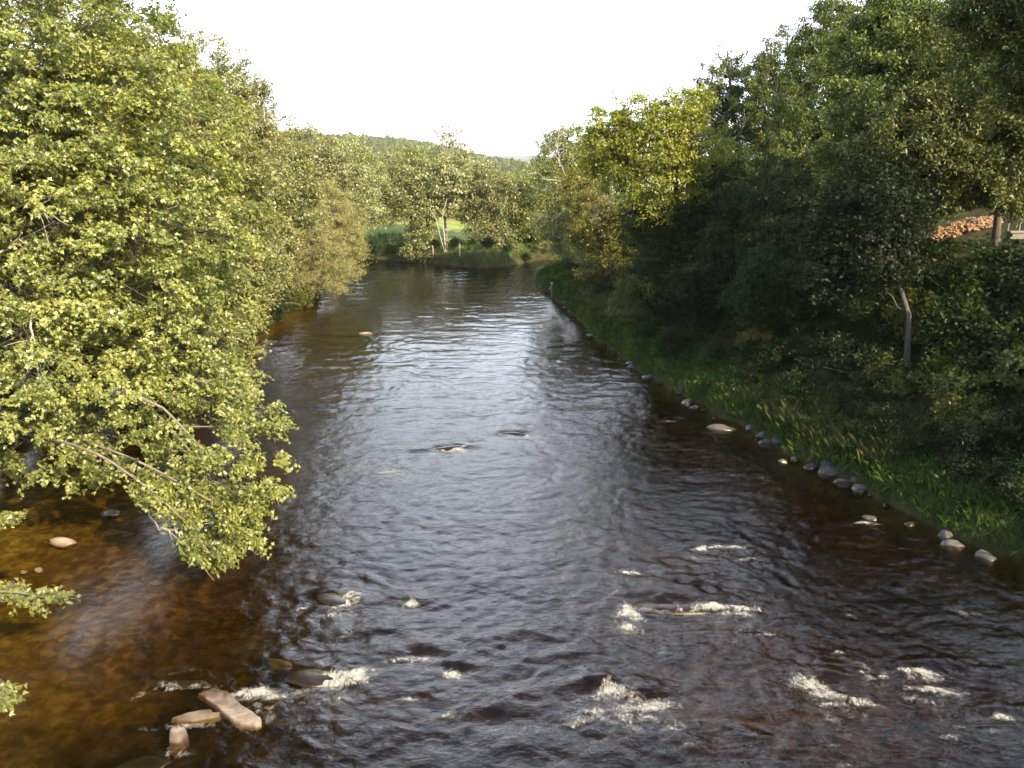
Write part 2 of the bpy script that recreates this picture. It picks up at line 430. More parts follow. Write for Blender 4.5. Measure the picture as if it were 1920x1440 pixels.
HUMPS = [  # px, py, width px, height m : water heaped over sunken boulders, hollow on the downstream side
    (618, 1118, 80, .22), (585, 1262, 120, .24), (520, 1240, 80, .12), (350, 1275, 110, .10), (745, 1122, 110, .12), (1255, 1120, 190, .20),
    (1345, 1012, 90, .10), (1180, 1062, 90, .07), (1130, 1280, 110, .20), (1215, 1300, 90, .16), (1560, 1268, 110, .15), (1740, 1250, 110, .15),
    (800, 1222, 120, .09), (860, 1250, 60, .12), (850, 835, 110, .17), (970, 808, 90, .12), (530, 765, 60, .12), (610, 764, 80, .12), (710, 770, 70, .09),
    (710, 668, 60, .09), (1260, 783, 60, .08), (1630, 968, 50, .05), (930, 1100, 150, .05), (1000, 1190, 160, .08), (1080, 1230, 140, .08), (960, 1330, 160, .09),
    (750, 1300, 120, .09), (1300, 1240, 160, .07), (1450, 1330, 160, .08), (1000, 1400, 140, .08), (1620, 1300, 90, .1), (1860, 1330, 90, .1), (720, 1182, 90, .08),
]
def px_size(px, py):
    x, y = gp(px, py); x2, y2 = gp(px, py - 1)
    return x, y, y / CP / F * 1.02, abs(y2 - y)

def water_height(X, Y):
    d = -signed_dist(X, Y)
    near = 1 - sstep(22, 46, Y)
    left = 1 - sstep(-12.5, -7.5, X + 0.12 * (Y - 20) + 1.2 * fbm(X * .3, Y * .3, 2, 77))   # slack water by the left bank
    left = left * (1 - sstep(34, 60, Y))
    calm = (1 - 0.9 * left) * sstep(0, 2.2, d)
    wx = X + 0.5 * fbm(X * .6, Y * .6, 3, 21); wy = Y + 0.5 * fbm(X * .6, Y * .6, 3, 22)
    Z = 0.040 * fbm(wx * .55, wy * .75, 3, 31) * near * calm
    rid = 1 - np.abs(fbm(wx * 1.1, wy * 1.5, 4, 33)) * 1.6
    Z += 0.034 * rid * near * calm
    Z += 0.026 * fbm(wx * 2.6, wy * 3.4, 4, 35) * (0.55 + 0.75 * near) * calm
    patch = sstep(-.35, .45, fbm(X * .09, Y * .06, 3, 91))
    Z += (0.020 + 0.06 * patch) * fbm(wx * .5, wy * 1.15, 4, 37) * (1 - near) * calm
    Z += (0.010 + 0.026 * patch) * (1 - np.abs(fbm(wx * 1.3, wy * 2.1, 3, 38)) * 1.6) * (1 - near) * calm
    Z += 0.0035 * fbm(X * 3.0, Y * 3.8, 3, 39)
    rag_ = fbm(X * 2.6, Y * 3.0, 4, 45)
    for px, py, w, hh in HUMPS:
        x, y, sx, sy = px_size(px, py)
        a = w * 0.5 * sx; b = max(a * 0.55, 0.35)
        u = (X - x) / a + rag_ * 0.45; v = (Y - y) / b + rag_ * 0.35
        m = (np.abs(u) < 3.5) & (np.abs(v) < 4)
        v2 = v + 0.35 * u * u            # bow-shaped crest opening downstream
        e = np.where(m, np.exp(-u * u * 0.8 - (v2 - 0.3) ** 2 * np.where(v2 > 0.3, .8, 2.6)), 0)
        e2 = np.where(m, np.exp(-u * u * 0.7 - (v2 + 1.0) ** 2 * 2.2), 0)
        Z += hh * .7 * e - hh * 0.33 * e2
    foam = np.zeros_like(Z)
    rag = 0.6 * fbm(X * 5, Y * 4, 4, 41) + 0.5 * fbm(X * 1.7, Y * 1.7, 3, 43)
    for px, py, w, h, s, lean in FOAM:
        x, y, sx, sy = px_size(px, py)
        a = w * 0.58 * sx; b = max(h * 0.36 * sy, 0.08)
        u = (X - x) / a; v = (Y - y - (lean * sy) * u * 0.5) / b + 0.45 * u * u + 0.8 * rag * np.abs(u)
        m = (np.abs(u) < 3) & (np.abs(v) < 3)
        r2 = u * u + v * v
        foam = np.maximum(foam, np.where(m, min(1.35, s * 1.25) * np.exp(-r2 * 0.8) , 0))
        if s > .7:                       # thinning trails of bubbles carried downstream
            yt = y - 2.4 * b - .35; u = (X - x + 0.12 * (Y - y)) / (a * 1.15); v = (Y - yt) / (b * 2.2 + .45)
            m = (np.abs(u) < 3) & (np.abs(v) < 3)
            streak = 0.5 + 0.9 * fbm(X * 4.5, Y * 1.3, 3, 61)
            foam = np.maximum(foam, np.where(m, .5 * s * streak * np.exp(-u * u - v * v), 0))
    foam = np.clip(foam * (1.0 + 0.75 * rag), 0, 1.3)
    crest = np.clip((Z - 0.10) * 5, 0, 1) * near * 0.25 * (1 - left)
    foam = np.maximum(foam, crest * (rag > 0.2))
    Z += np.clip(foam - .35, 0, 1) * (0.04 + 0.05 * fbm(X * 6, Y * 6, 3, 47))
    return Z, foam, left

def build_water():
    xs = np.concatenate([np.arange(-34, -27, 0.5), np.arange(-27, 22.5, 0.085), np.arange(22.5, 80, 1.2)])
    yy = [-38.0]
    while yy[-1] < 9: yy.append(yy[-1] + 0.6)
    while yy[-1] < 150: yy.append(yy[-1] + min(0.30, max(0.055, yy[-1] * 0.0042)))
    ys = np.array(yy)
    X, Y = np.meshgrid(xs, ys)
    Z, foam, left = water_height(X, Y)
    nr, nc = len(ys), len(xs)
    V = np.stack([X.ravel(), Y.ravel(), Z.ravel()], 1)
    # closed body: skirt and floor well below the bed
    edge = np.concatenate([np.arange(nc), np.arange(1, nr) * nc + nc - 1, (nr - 1) * nc + np.arange(nc - 2, -1, -1), np.arange(nr - 2, 0, -1) * nc])
    E = V[edge].copy(); E[:, 2] = -3.0
    n0 = len(V); V = np.concatenate([V, E])
    m = len(edge); i = np.arange(m); j = (i + 1) % m
    skirt = np.stack([edge[i], n0 + i, n0 + j, edge[j]], 1)
    V = np.concatenate([V, [[E[:, 0].mean(), E[:, 1].mean(), -3.0]]]); c = len(V) - 1
    floor = np.stack([n0 + j, n0 + i, np.full(m, c)], 1)
    fo = np.concatenate([foam.ravel(), np.zeros(m + 1)])
    ca = np.concatenate([np.maximum(left, .85 * sstep(30, 62, Y)).ravel(), np.zeros(m + 1)])
    me = mesh('river_water', V, [grid_faces(nr, nc), skirt, floor], True, {'foam': fo, 'calm': ca})
    t = NT('river_water')
    v1 = t.coord((1.0, 1.35, 1.0))
    g = t.n('NewGeometry')
    cal = t.n('Attribute', attribute_name='calm')
    b0 = t.noise(0.75, 3, 0.6, t.coord((0.8, 1.5, 1.0)), 0.8); b1 = t.noise(2.0, 3, 0.55, v1, 0.6); b2 = t.noise(5.5, 4, 0.6, v1, 0.9); b3 = t.noise(17.0, 2, 0.6, v1, 0.3)
    hgt = t.math('ADD', t.math('MULTIPLY', b0, 1.6), t.math('ADD', t.math('ADD', t.math('MULTIPLY', b1, 1.2), t.math('MULTIPLY', b2, 0.75)), t.math('MULTIPLY', b3, 0.10)))
    bp = t.n('Bump', i_Distance=0.04); t.l(hgt, bp.inputs['Height'])
    t.l(t.math('SUBTRACT', 0.65, t.math('MULTIPLY', cal.outputs['Fac'], 0.5)), bp.inputs['Strength'])
    fr = t.n('Fresnel')
    # rays pass straight through, so both sides see the air-side angle
    t.l(t.math('ADD', 1.40, t.math('MULTIPLY', g.outputs['Backfacing'], 1 / 1.40 - 1.40)), fr.inputs['IOR']); t.l(bp.outputs[0], fr.inputs['Normal'])
    gl = t.n('BsdfGlossy', i_Roughness=0.09); t.l(bp.outputs[0], gl.inputs['Normal'])
    tr = t.n('BsdfTransparent'); tr.inputs['Color'].default_value = (0.92, 0.87, 0.62, 1)
    ms = t.n('MixShader'); t.l(fr.outputs[0], ms.inputs[0]); t.l(tr.outputs[0], ms.inputs[1]); t.l(gl.outputs[0], ms.inputs[2])
    fa = t.n('Attribute', attribute_name='foam')
    vf = t.coord((1, 1, 1))
    nf = t.noise(11, 6, 0.7, t.coord((1.25, 0.7, 1)), .6); nf2 = t.noise(3.2, 4, 0.65, vf, .8)
    mr = t.n('MapRange'); mr.inputs['From Min'].default_value = 0.34; mr.inputs['From Max'].default_value = 1.55
    t.l(t.math('ADD', t.math('MULTIPLY', fa.outputs['Fac'], 0.85), t.math('ADD', t.math('MULTIPLY', t.math('SUBTRACT', nf, .5), 2.0), t.math('MULTIPLY', t.math('SUBTRACT', nf2, .5), 1.6))), mr.inputs['Value'])
    gate = t.math('MULTIPLY', mr.outputs[0], t.math('MULTIPLY', fa.outputs['Fac'], 4.0, True))
    fd = t.n('BsdfDiffuse'); fd.inputs['Color'].default_value = (0.60, 0.58, 0.50, 1)
    fb = t.n('Bump', i_Strength=1.0, i_Distance=0.08); t.l(nf, fb.inputs['Height']); t.l(fb.outputs[0], fd.inputs['Normal'])
    m2 = t.n('MixShader'); t.l(t.math('MULTIPLY', gate, 0.95), m2.inputs[0]); t.l(ms.outputs[0], m2.inputs[1]); t.l(fd.outputs[0], m2.inputs[2])
    t.l(m2.outputs[0], t.out.inputs['Surface'])
    ab = t.n('VolumeAbsorption', i_Density=1.05); ab.inputs['Color'].default_value = (0.46, 0.33, 0.0, 1)
    t.l(ab.outputs[0], t.out.inputs['Volume'])
    tag(put('water', me, None, t.m), kind='structure')
build_water()

# ------------------------------------------------------------------ tubes
def frames(P):
    """P (n,k,3) polylines -> two normals each (n,k,3)"""
    T = np.gradient(P, axis=1); T /= np.linalg.norm(T, axis=2, keepdims=True) + 1e-9
    ref = np.zeros_like(T); ref[..., 2] = 1; flat = np.abs(T[..., 2]) > 0.9; ref[flat] = (1, 0, 0)
    A = np.cross(T, ref); A /= np.linalg.norm(A, axis=2, keepdims=True) + 1e-9
    return A, np.cross(T, A)
class Geo:
    def __init__(s): s.V = []; s.Q = []; s.T = []; s.n = 0; s.qa = []
    def add(s, V, Q=None, T=None, a=None):
        s.V.append(V)
        if Q is not None: s.Q.append(Q + s.n); s.qa.append(a if a is not None else np.zeros(len(Q)))
        if T is not None: s.T.append(T + s.n)
        s.n += len(V)
    def tubes(s, P, Rad, sides=5):
        P = np.asarray(P, float); Rad = np.asarray(Rad, float)
        if P.ndim == 2: P = P[None]; Rad = Rad[None]
        n, k, _ = P.shape
        A, B = frames(P)
        th = np.arange(sides) * 2 * math.pi / sides
        C = P[:, :, None, :] + Rad[:, :, None, None] * (A[:, :, None, :] * np.cos(th)[None, None, :, None] + B[:, :, None, :] * np.sin(th)[None, None, :, None])
        V = C.reshape(-1, 3)
        i = np.arange(n)[:, None, None] * k * sides + np.arange(k - 1)[None, :, None] * sides
        j = np.arange(sides)[None, None, :]; j2 = (j + 1) % sides
        Q = np.stack([i + j, i + j2, i + sides + j2, i + sides + j], -1).reshape(-1, 4)
        s.add(V, Q)
    def me(s, name, smooth=False, attr=None):
        fa = None
        if attr: fa = {attr: np.concatenate(s.qa + [np.zeros(sum(len(t) for t in s.T))])}
        return mesh(name, np.concatenate(s.V), ([np.concatenate(s.Q)] if s.Q else []) + ([np.concatenate(s.T)] if s.T else []), smooth, None, fa)

def unit(v):
    return v / (np.linalg.norm(v, axis=-1, keepdims=True) + 1e-9)

def leaves(geo, P, D, N, L, W, g, tint=None, star=False):
    """one folded kite per leaf; P base points, D direction, N normal"""
    if star:
        D = unit(D); S0 = unit(np.cross(D, N)); tt = g.random(len(P)) if tint is None else tint
        P = np.repeat(P, 3, 0); N = np.repeat(N, 3, 0); tint = np.repeat(tt, 3)
        a = np.tile([-.85, 0, .85], len(D))[:, None] * 1.0
        D = np.repeat(D, 3, 0) * np.cos(a) + np.repeat(S0, 3, 0) * np.sin(a)
        L = L * np.tile([.8, 1.0, .8], len(S0))[:, None]; W = W * .62
    n = len(P)
    D = unit(D); S = unit(np.cross(D, N)); N = np.cross(S, D)
    L = L * (0.6 + 0.75 * g.random(n))[:, None]; Wd = W * (0.7 + 0.6 * g.random(n))[:, None]
    fold = (0.05 + 0.2 * g.random(n))[:, None] * Wd
    mid = P + D * L * 0.42
    V = np.stack([P, mid + S * Wd * .5 + N * fold, P + D * L - N * L * 0.12, mid - S * Wd * .5 + N * fold], 1).reshape(-1, 3)
    Q = np.arange(n * 4).reshape(n, 4)
    geo.add(V, Q, a=g.random(n) if tint is None else tint)

def bough_set(C, OUT, g, twigs, per, tl, L, W, droop=0.0, lift=0.25, spread=1.0, woods=None, twig_r=0.006, geo=None, flat=0.35, tint_bias=None, upn=0.9, star=False):
    """leafy boughs: C (n,3) centres, OUT (n,3) outward directions; twigs fan out from each centre"""
    n = len(C)
    if n == 0: return
    O = unit(OUT)
    side = unit(np.cross(O, np.array([0, 0, 1.0]) + 0.05))
    up = unit(np.cross(side, O))
    a = (g.random((n, twigs)) - 0.5) * 2 * 1.35 * spread
    e = (g.random((n, twigs)) - 0.5) * 2 * flat + lift
    D = (O[:, None, :] * np.cos(a)[..., None] + side[:, None, :] * np.sin(a)[..., None] + up[:, None, :] * e[..., None])
    D[..., 2] -= droop * (0.5 + g.random((n, twigs)))
    D = unit(D).reshape(-1, 3)
    tlen = tl * (0.55 + 0.75 * g.random(n * twigs))
    B = np.repeat(C, twigs, 0) + (g.random((n * twigs, 3)) - .5) * tl * 0.5 - D * (0.25 * tlen)[:, None]
    bend = np.array([0, 0, -1.0]) * (0.12 + droop * 0.3) * tlen[:, None]
    if woods is not None:
        P = np.stack([B, B + D * (tlen * .5)[:, None] + bend * .25, B + D * tlen[:, None] + bend], 1)
        woods.tubes(P, np.tile([twig_r, twig_r * .8, twig_r * .4], (len(P), 1)), 3)
    m = len(B)
    t = 0.25 + 0.8 * g.random((m, per))
    pos = B[:, None, :] + D[:, None, :] * (tlen[:, None] * t)[..., None] + bend[:, None, :] * (t ** 2)[..., None]
    pos = pos + (g.random((m, per, 3)) - .5) * np.array([1, 1, .7]) * (L * 1.8)
    ld = D[:, None, :] * 0.5 + unit(g.normal(size=(m, per, 3))) * 0.9; ld[..., 2] -= 0.25
    outn = np.repeat(O, twigs, 0)
    nr = unit(g.normal(size=(m, per, 3))) * 0.75 + np.array([0, 0, upn]) + outn[:, None, :] * 0.45
    bt = np.repeat(g.random(n), twigs)
    tint = np.clip(0.55 * g.random((m, per)) + 0.45 * bt[:, None], 0, 1)
    leaves(geo, pos.reshape(-1, 3), ld.reshape(-1, 3), nr.reshape(-1, 3), L, W, g, tint.reshape(-1), star)

def lobe_points(lobes, n, g, shell=0.55):
    """points spread through a union of ellipsoids, thicker toward the skin"""
    vol = np.array([l[3] * l[4] * l[5] for l in lobes]) ** 0.75
    k = g.choice(len(lobes), n, p=vol / vol.sum())
    A = np.array(lobes)[k]
    d = unit(g.normal(size=(n, 3)))
    r = shell + (1 - shell) * g.random(n) ** 0.7
    bump = 1 + 0.22 * np.sin(d[:, 0] * 7 + A[:, 0]) * np.sin(d[:, 1] * 6 + A[:, 2]) + 0.1 * g.normal(size=n)
    C = A[:, :3] + d * A[:, 3:6] * (r * bump)[:, None]
    return C, d, k

KIND = {   # leaf length, leaf width, twigs, leaves per twig, twig length, droop, lift, flat, spread, leaf material, bark
    'maple':  dict(L=.120, W=.105, tw=9, per=10, tl=.80, droop=.22, lift=.22, flat=.25, spread=1.0, mat='maple', bark='bark'),
    'mid':    dict(L=.19, W=.15, tw=8, per=7, tl=1.0, droop=.15, lift=.3, flat=.35, spread=1.0, mat='maple2', bark='bark'),
    'plume':  dict(L=.24, W=.095, tw=9, per=10, tl=1.05, droop=0, lift=.8, flat=.3, spread=.7, mat='pine', bark='bark_dark'),
    'willow': dict(L=.20, W=.045, tw=9, per=13, tl=1.0, droop=.35, lift=.5, flat=.5, spread=1.0, mat='willow', bark='bark'),
    'under':  dict(L=.17, W=.12, tw=8, per=8, tl=1.0, droop=.1, lift=.2, flat=.4, spread=1.1, mat='dark', bark='bark_dark'),
    'far':    dict(L=.36, W=.28, tw=7, per=5, tl=1.3, droop=.1, lift=.3, flat=.45, spread=1.2, mat='poplar', bark='bark'),
}
def tree(name, label, cat, base, lobes, kind, nb, seed, mat=None, bark=None, lean=None, tr=0.28, group=None, twigs=False, shell=.55, extra=None, bare=None, scale=1.0, limb_share=.45, fork=None, limb_r=1.0):
    """a tree: trunk mesh (trunk, limbs, twigs) and crown mesh (leaves); lobes are world-space ellipsoids"""
    g = np.random.default_rng(seed)
    k = KIND[kind]
    bx, by = base; bz = gz(bx, by) - 0.15
    root = empty(name, (bx, by, bz)); tag(root, label, cat, group)
    org = np.array([bx, by, bz])
    lob = np.array([list(l[:3]) + ([l[3]] * 3 if len(l) == 4 else list(l[3:6])) for l in lobes], float)
    cx = np.average(lob[:, :3], axis=0, weights=lob[:, 3])
    topz = (lob[:, 2] + lob[:, 5] * 0.75).max()
    tp = lob[np.argmax(lob[:, 2])][:3]
    T = np.linspace(0, 1, 9)[:, None]
    p0 = org; p3 = np.array([tp[0], tp[1], topz]); p1 = org + np.array([0, 0, (topz - bz) * .4]); p2 = (p3 + np.array([cx[0], cx[1], bz + (topz - bz) * .7])) / 2
    trunk = (1 - T) ** 3 * p0 + 3 * (1 - T) ** 2 * T * p1 + 3 * (1 - T) * T * T * p2 + T ** 3 * p3
    trunk[1:-1] += g.normal(size=(7, 3)) * 0.10
    wood = Geo()
    rad = tr * (1 - T[:, 0]) ** 0.8 + 0.02; rad[0] *= 1.35
    wood.tubes(trunk, rad, 8)
    C, d, kk = lobe_points([tuple(r) for r in lob], nb, g, shell)
    # main limbs: trunk to each lobe; branches from them to the boughs of that lobe
    mains = []
    for li, L_ in enumerate(lob):
        tgt = L_[:3] + g.normal(size=3) * .15 * L_[3]
        ta = np.clip((tgt[2] - L_[5] * .9 - bz) / (topz - bz) * .8, 0.10, 0.9) * 8
        i0 = int(ta); st = trunk[i0] * (1 - ta + i0) + trunk[min(i0 + 1, 8)] * (ta - i0)
        mid = st * .55 + tgt * .45; mid[2] += .22 * np.linalg.norm((tgt - st)[:2]) + g.normal() * .2
        u_ = np.linspace(0, 1, 9)[:, None]
        P = (1 - u_) ** 2 * st + 2 * (1 - u_) * u_ * mid + u_ ** 2 * tgt
        P[1:-1] += g.normal(size=(7, 3)) * .09
        r0 = min(.45 * tr, .02 + .012 * np.linalg.norm(tgt - st)) * limb_r
        wood.tubes(P, r0 * (1 - .75 * u_[:, 0]), 6); mains.append(P)
    mains = np.array(mains)
    sel = np.where(g.random(nb) < limb_share)[0]
    if len(sel):
        tgt = C[sel]; Mn = mains[kk[sel]]
        f = 2.5 + 5.4 * g.random(len(sel)); i0 = f.astype(int); fr = (f - i0)[:, None]; ar = np.arange(len(sel))
        st = Mn[ar, i0] * (1 - fr) + Mn[ar, np.minimum(i0 + 1, 8)] * fr
        mid = st * .5 + tgt * .5 + g.normal(size=tgt.shape) * 0.22; mid[:, 2] += 0.10 * np.linalg.norm(tgt - st, axis=1)
        t5 = np.linspace(0, 1, 6)[None, :, None]
        P = (1 - t5) ** 2 * st[:, None] + 2 * (1 - t5) * t5 * mid[:, None] + t5 ** 2 * tgt[:, None]
        P[:, 1:-1] += g.normal(size=P[:, 1:-1].shape) * 0.05
        Rr = np.full((len(sel), 1), .022) * limb_r * (1 - 0.8 * np.linspace(0, 1, 6))[None, :]
        wood.tubes(P, Rr, 4)
    axis_xy = np.array([cx[0], cx[1]])
    out = np.stack([C[:, 0] - trunk[4, 0], C[:, 1] - trunk[4, 1], np.zeros(nb)], 1)
    out = unit(out) + d * 0.8; out[:, 2] = out[:, 2] * 0.5
    crown = Geo()
    q = dict(star=kind == 'maple', droop=k['droop'], lift=k['lift'], spread=k['spread'], flat=k['flat'], geo=crown, woods=wood if twigs else None)
    bough_set(C, out, g, k['tw'], k['per'], k['tl'] * scale, k['L'] * scale, k['W'] * scale, **q)
    for e in (extra or []):
        # explicit limb: polyline with radii; leafy boughs along its outer part
        P = np.array(e['pts'], float); nseg = len(P)
        u = np.linspace(0, nseg - 1, 14); i0 = np.clip(np.floor(u).astype(int), 0, nseg - 2); fu = (u - i0)[:, None]
        Pm = np.array([P[max(i - 1, 0)] for i in i0]); Pp = np.array([P[min(i + 2, nseg - 1)] for i in i0])
        A_, B_ = P[i0], P[i0 + 1]
        S = 0.5 * (2 * A_ + (B_ - Pm) * fu + (2 * Pm - 5 * A_ + 4 * B_ - Pp) * fu ** 2 + (3 * A_ - Pm - 3 * B_ + Pp) * fu ** 3)
        target = bare_geo if e.get('bare') else wood
        wood.tubes(S, e['r'] * (1 - 0.8 * np.linspace(0, 1, 14)) + .006, 6)
        nb2 = e.get('n', 0)
        if nb2:
            t0 = e.get('t0', .35)
            tt = (t0 + (1 - t0) * g.random(nb2) ** .8) * 13; j0 = np.clip(np.floor(tt).astype(int), 0, 12); ft = (tt - j0)[:, None]
            Cc = S[j0] * (1 - ft) + S[j0 + 1] * ft
            sp = e.get('w', .6)
            Cc = Cc + g.normal(size=Cc.shape) * np.array([sp, sp, sp * .5]) + np.array([0, .25, -.22]) * (1 - tt / 13)[:, None] * 1.6
            Dd = unit(S[j0 + 1] - S[j0]) + g.normal(size=Cc.shape) * .5
            bough_set(Cc, Dd, g, k['tw'], k['per'], k['tl'] * .75 * scale, k['L'] * scale, k['W'] * scale, droop=k['droop'], lift=k['lift'], spread=k['spread'], flat=k['flat'], geo=crown, woods=wood, star=kind == 'maple')
    wm = wood.me('trunk', True); wm.vertices.foreach_set('co', (np.concatenate(wood.V) - org).astype(np.float32).ravel())
    cm = crown.me('crown', False, 'tint'); cm.vertices.foreach_set('co', (np.concatenate(crown.V) - org).astype(np.float32).ravel())
    put('trunk', wm, root, M[bark or k['bark']]); put('crown', cm, root, M[mat or k['mat']])
    for b in (bare or []):      # leafless pale branches standing out of the crown
        bg_ = Geo(); P = np.array(b, float) - org
        n_ = len(P)
        u = np.linspace(0, n_ - 1, 10); xs_ = np.stack([np.interp(u, np.arange(n_), P[:, a]) for a in range(3)], 1) + g.normal(size=(10, 3)) * .05
        r0 = 0.075 if np.linalg.norm(P[-1] - P[0]) > 2.5 else 0.045
        bg_.tubes(xs_, r0 * (1 - .85 * np.linspace(0, 1, 10)), 5)
        for q_ in range(9):
            a0 = xs_[g.integers(3, 10)]; dv = unit(xs_[-1] - xs_[0]) + g.normal(size=3) * .7
            ll = 0.3 + 0.7 * g.random()
            pts = np.array([a0, a0 + dv * ll * .5 + g.normal(size=3) * .04, a0 + dv * ll])
            bg_.tubes(pts, np.array([.02, .013, .005]), 3)
        put('bare_branch', bg_.me('bare_branch', True), root, M['bark_pale'])
    return root

def lb(px, py, Y, r, rz=None, ry=None):
    c = at(px, py, Y)
    return (c[0], c[1], c[2], r, ry or r, rz or r)
def copy_thing(o, loc, rz=0.0, s=1.0, label=None):
    c = o.copy(); COL.objects.link(c)
    c.location = loc; c.rotation_euler = (0, 0, rz); c.scale = (s, s, s)
    if label: c['label'] = label
    for ch in list(o.children):
        k = ch.copy(); COL.objects.link(k); k.parent = c
    return c

# ------------------------------------------------------------------ left bank trees
GL = 'trees along the left bank'
tree('maple_tree', 'big maple leaning from the left bank, its pale limbs trailing low over the water', 'maple tree', (-23.5, 27),
     [lb(0, 60, 25, 4.2), lb(100, 130, 27, 3.4), lb(50, 300, 25, 3.8), lb(230, 270, 27, 3.4), lb(120, 470, 25, 3.8), lb(320, 420, 27, 3.0),
      lb(300, 590, 27, 2.7), lb(60, 640, 24, 3.3), lb(170, 700, 25, 2.6), lb(380, 690, 27, 1.9), lb(-200, 300, 25, 5), lb(-200, 640, 25, 4), lb(240, 830, 25, 1.8, 1.3), lb(90, 830, 25, 1.9, 1.3)],
     'maple', 1700, 11, tr=.42, group=GL, twigs=True, extra=[
         dict(pts=[at(-60, 740, 27), at(130, 725, 23.2), at(280, 752, 22.8), at(340, 800, 22.6), at(395, 860, 22.6), at(445, 905, 22.6)], r=.055, n=22, t0=.35, w=.55),
         dict(pts=[at(-20, 800, 26), at(150, 838, 22.6), at(250, 895, 22.3), at(330, 962, 22.2), at(400, 1045, 22.2)], r=.05, n=20, t0=.4, w=.35),
         dict(pts=[at(100, 810, 25), at(210, 845, 22.7), at(290, 880, 22.5), at(370, 925, 22.5), at(440, 965, 22.6)], r=.042, n=22, t0=.3, w=.4),
         dict(pts=[at(330, 800, 25), at(410, 800, 24.5), at(460, 800, 24.2), at(500, 803, 24)], r=.03, n=9, t0=.2, w=.3),
         dict(pts=[at(360, 910, 24), at(430, 925, 23.7), at(500, 938, 23.5)], r=.02, n=9, t0=.2, w=.22),
         dict(pts=[at(300, 930, 24), at(350, 1000, 23.2), at(410, 1052, 22.6)], r=.02, n=9, t0=.3, w=.22),
         dict(pts=[at(240, 700, 26), at(400, 720, 25), at(470, 760, 24.6)], r=.03, n=14, t0=.3, w=.5),
         dict(pts=[at(260, 740, 25), at(360, 850, 24), at(410, 930, 23.5), at(430, 1010, 23.2)], r=.03, n=16, t0=.3, w=.4),
     ], bare=[[at(15, 345, 23), at(90, 390, 22.6)], [at(60, 590, 22.3), at(58, 640, 22), at(68, 690, 21.9)], [at(-20, 480, 23), at(36, 452, 22.6)], [at(270, 935, 22.8), at(290, 990, 22.6), at(335, 1000, 22.5)]])
tree('maple_tree', 'tall leafy maple just behind the big leaning maple on the left bank', 'maple tree', (-24, 39),
     [lb(190, 70, 36, 2.8), lb(255, 140, 37, 2.3), lb(315, 240, 37, 2.9), lb(380, 330, 36, 3.0), lb(400, 440, 36, 2.8), lb(300, 400, 37, 4), lb(410, 560, 35, 2.0), lb(390, 650, 34, 1.8), lb(200, 250, 38, 4.5), lb(330, 560, 36, 3)],
     'maple', 1150, 12, tr=.38, group=GL, mat='maple', scale=1.08)
tree('maple_tree', 'rounded maple between the tall maple and the feathery topped tree', 'maple tree', (-25, 50),
     [lb(320, 240, 48, 3.2), lb(400, 330, 48, 3.4), lb(450, 400, 47, 2.4), lb(470, 490, 46, 2.0), lb(440, 560, 46, 1.8), lb(400, 480, 48, 3)],
     'mid', 520, 13, tr=.33, group=GL, mat='maple2')
tree('pine_tree', 'feathery topped tree standing above the maples on the left bank', 'pine tree', (-24.5, 60),
     [lb(425, 165, 58, 1.9, 2.6), lb(465, 200, 58, 1.7, 2.2), lb(440, 260, 58, 3.2), lb(480, 310, 58, 2.2), lb(390, 240, 58, 3.2), lb(370, 130, 60, 2.2)],
     'plume', 520, 14, tr=.30, group=GL, mat='poplar')
tree('maple_tree', 'broad dull green tree behind the tan willow on the left bank', 'tree', (-23, 69),
     [lb(520, 245, 68, 1.5), lb(505, 300, 68, 2.2), lb(545, 330, 67, 2.4), lb(560, 385, 66, 1.9), lb(480, 380, 67, 3.0), lb(500, 450, 65, 2.4), lb(500, 520, 64, 1.7)],
     'mid', 520, 15, tr=.3, group=GL, mat='maple2')
tree('poplar_tree', 'pale grey green poplar behind the tan willow on the left bank', 'poplar tree', (-23.5, 92),
     [lb(580, 275, 90, 2.4), lb(610, 310, 90, 3.0), lb(640, 340, 90, 2.6), lb(650, 400, 90, 2.2), lb(560, 330, 90, 3.5)],
     'mid', 420, 16, tr=.28, group=GL, mat='poplar', scale=1.2)
tree('poplar_tree', 'pale rounded tree at the far end of the left bank beyond the willow', 'poplar tree', (-25, 108),
     [lb(650, 300, 108, 3.0), lb(680, 340, 108, 2.8), lb(610, 300, 108, 3.4), lb(680, 390, 106, 2.2), lb(640, 380, 108, 3.5)],
     'mid', 380, 17, tr=.26, group=GL, mat='poplar', scale=1.35)
tree('willow_bush', 'rounded tan brown willow bush hanging over the far left bend of the river', 'willow', (-21.8, 85),
     [lb(600, 400, 84, 3.4, 3.4), lb(620, 460, 82, 3.4, 3.3), lb(570, 460, 82, 3.4, 3.5), lb(648, 440, 83, 1.9, 2.6), lb(630, 515, 80, 1.7, 1.4), lb(560, 520, 80, 2.4, 1.4)],
     'willow', 800, 18, tr=.22, group=GL, shell=.7, bare=[[at(490, 560, 76), at(515, 575, 75), at(522, 600, 74.5)], [at(470, 570, 76), at(515, 565, 75), at(560, 570, 74.5)]])
tree('maple_tree', 'maple with only its branch tips showing at the lower left edge of the view', 'maple tree', (-19.5, 13),
     [(-15.2, 13.5, 5.2, 1.4, 1.4, 1.0), (-15.2, 13, 2.8, 1.3, 1.2, .8), (-18, 13, 7, 2.2, 2.2, 2.0)],
     'maple', 60, 19, tr=.25, group=GL, twigs=True, scale=.72, extra=[
         dict(pts=[at(-160, 1120, 15), at(-60, 1110, 14.6), at(20, 1110, 14.4), at(85, 1120, 14.2)], r=.025, n=7, t0=.45, w=.14),
         dict(pts=[at(-140, 1260, 13.5), at(-60, 1290, 13.2), at(8, 1310, 13)], r=.02, n=4, t0=.5, w=.12),
         dict(pts=[at(-140, 950, 17), at(-60, 960, 16.6), at(5, 975, 16.4)], r=.02, n=4, t0=.5, w=.12)])

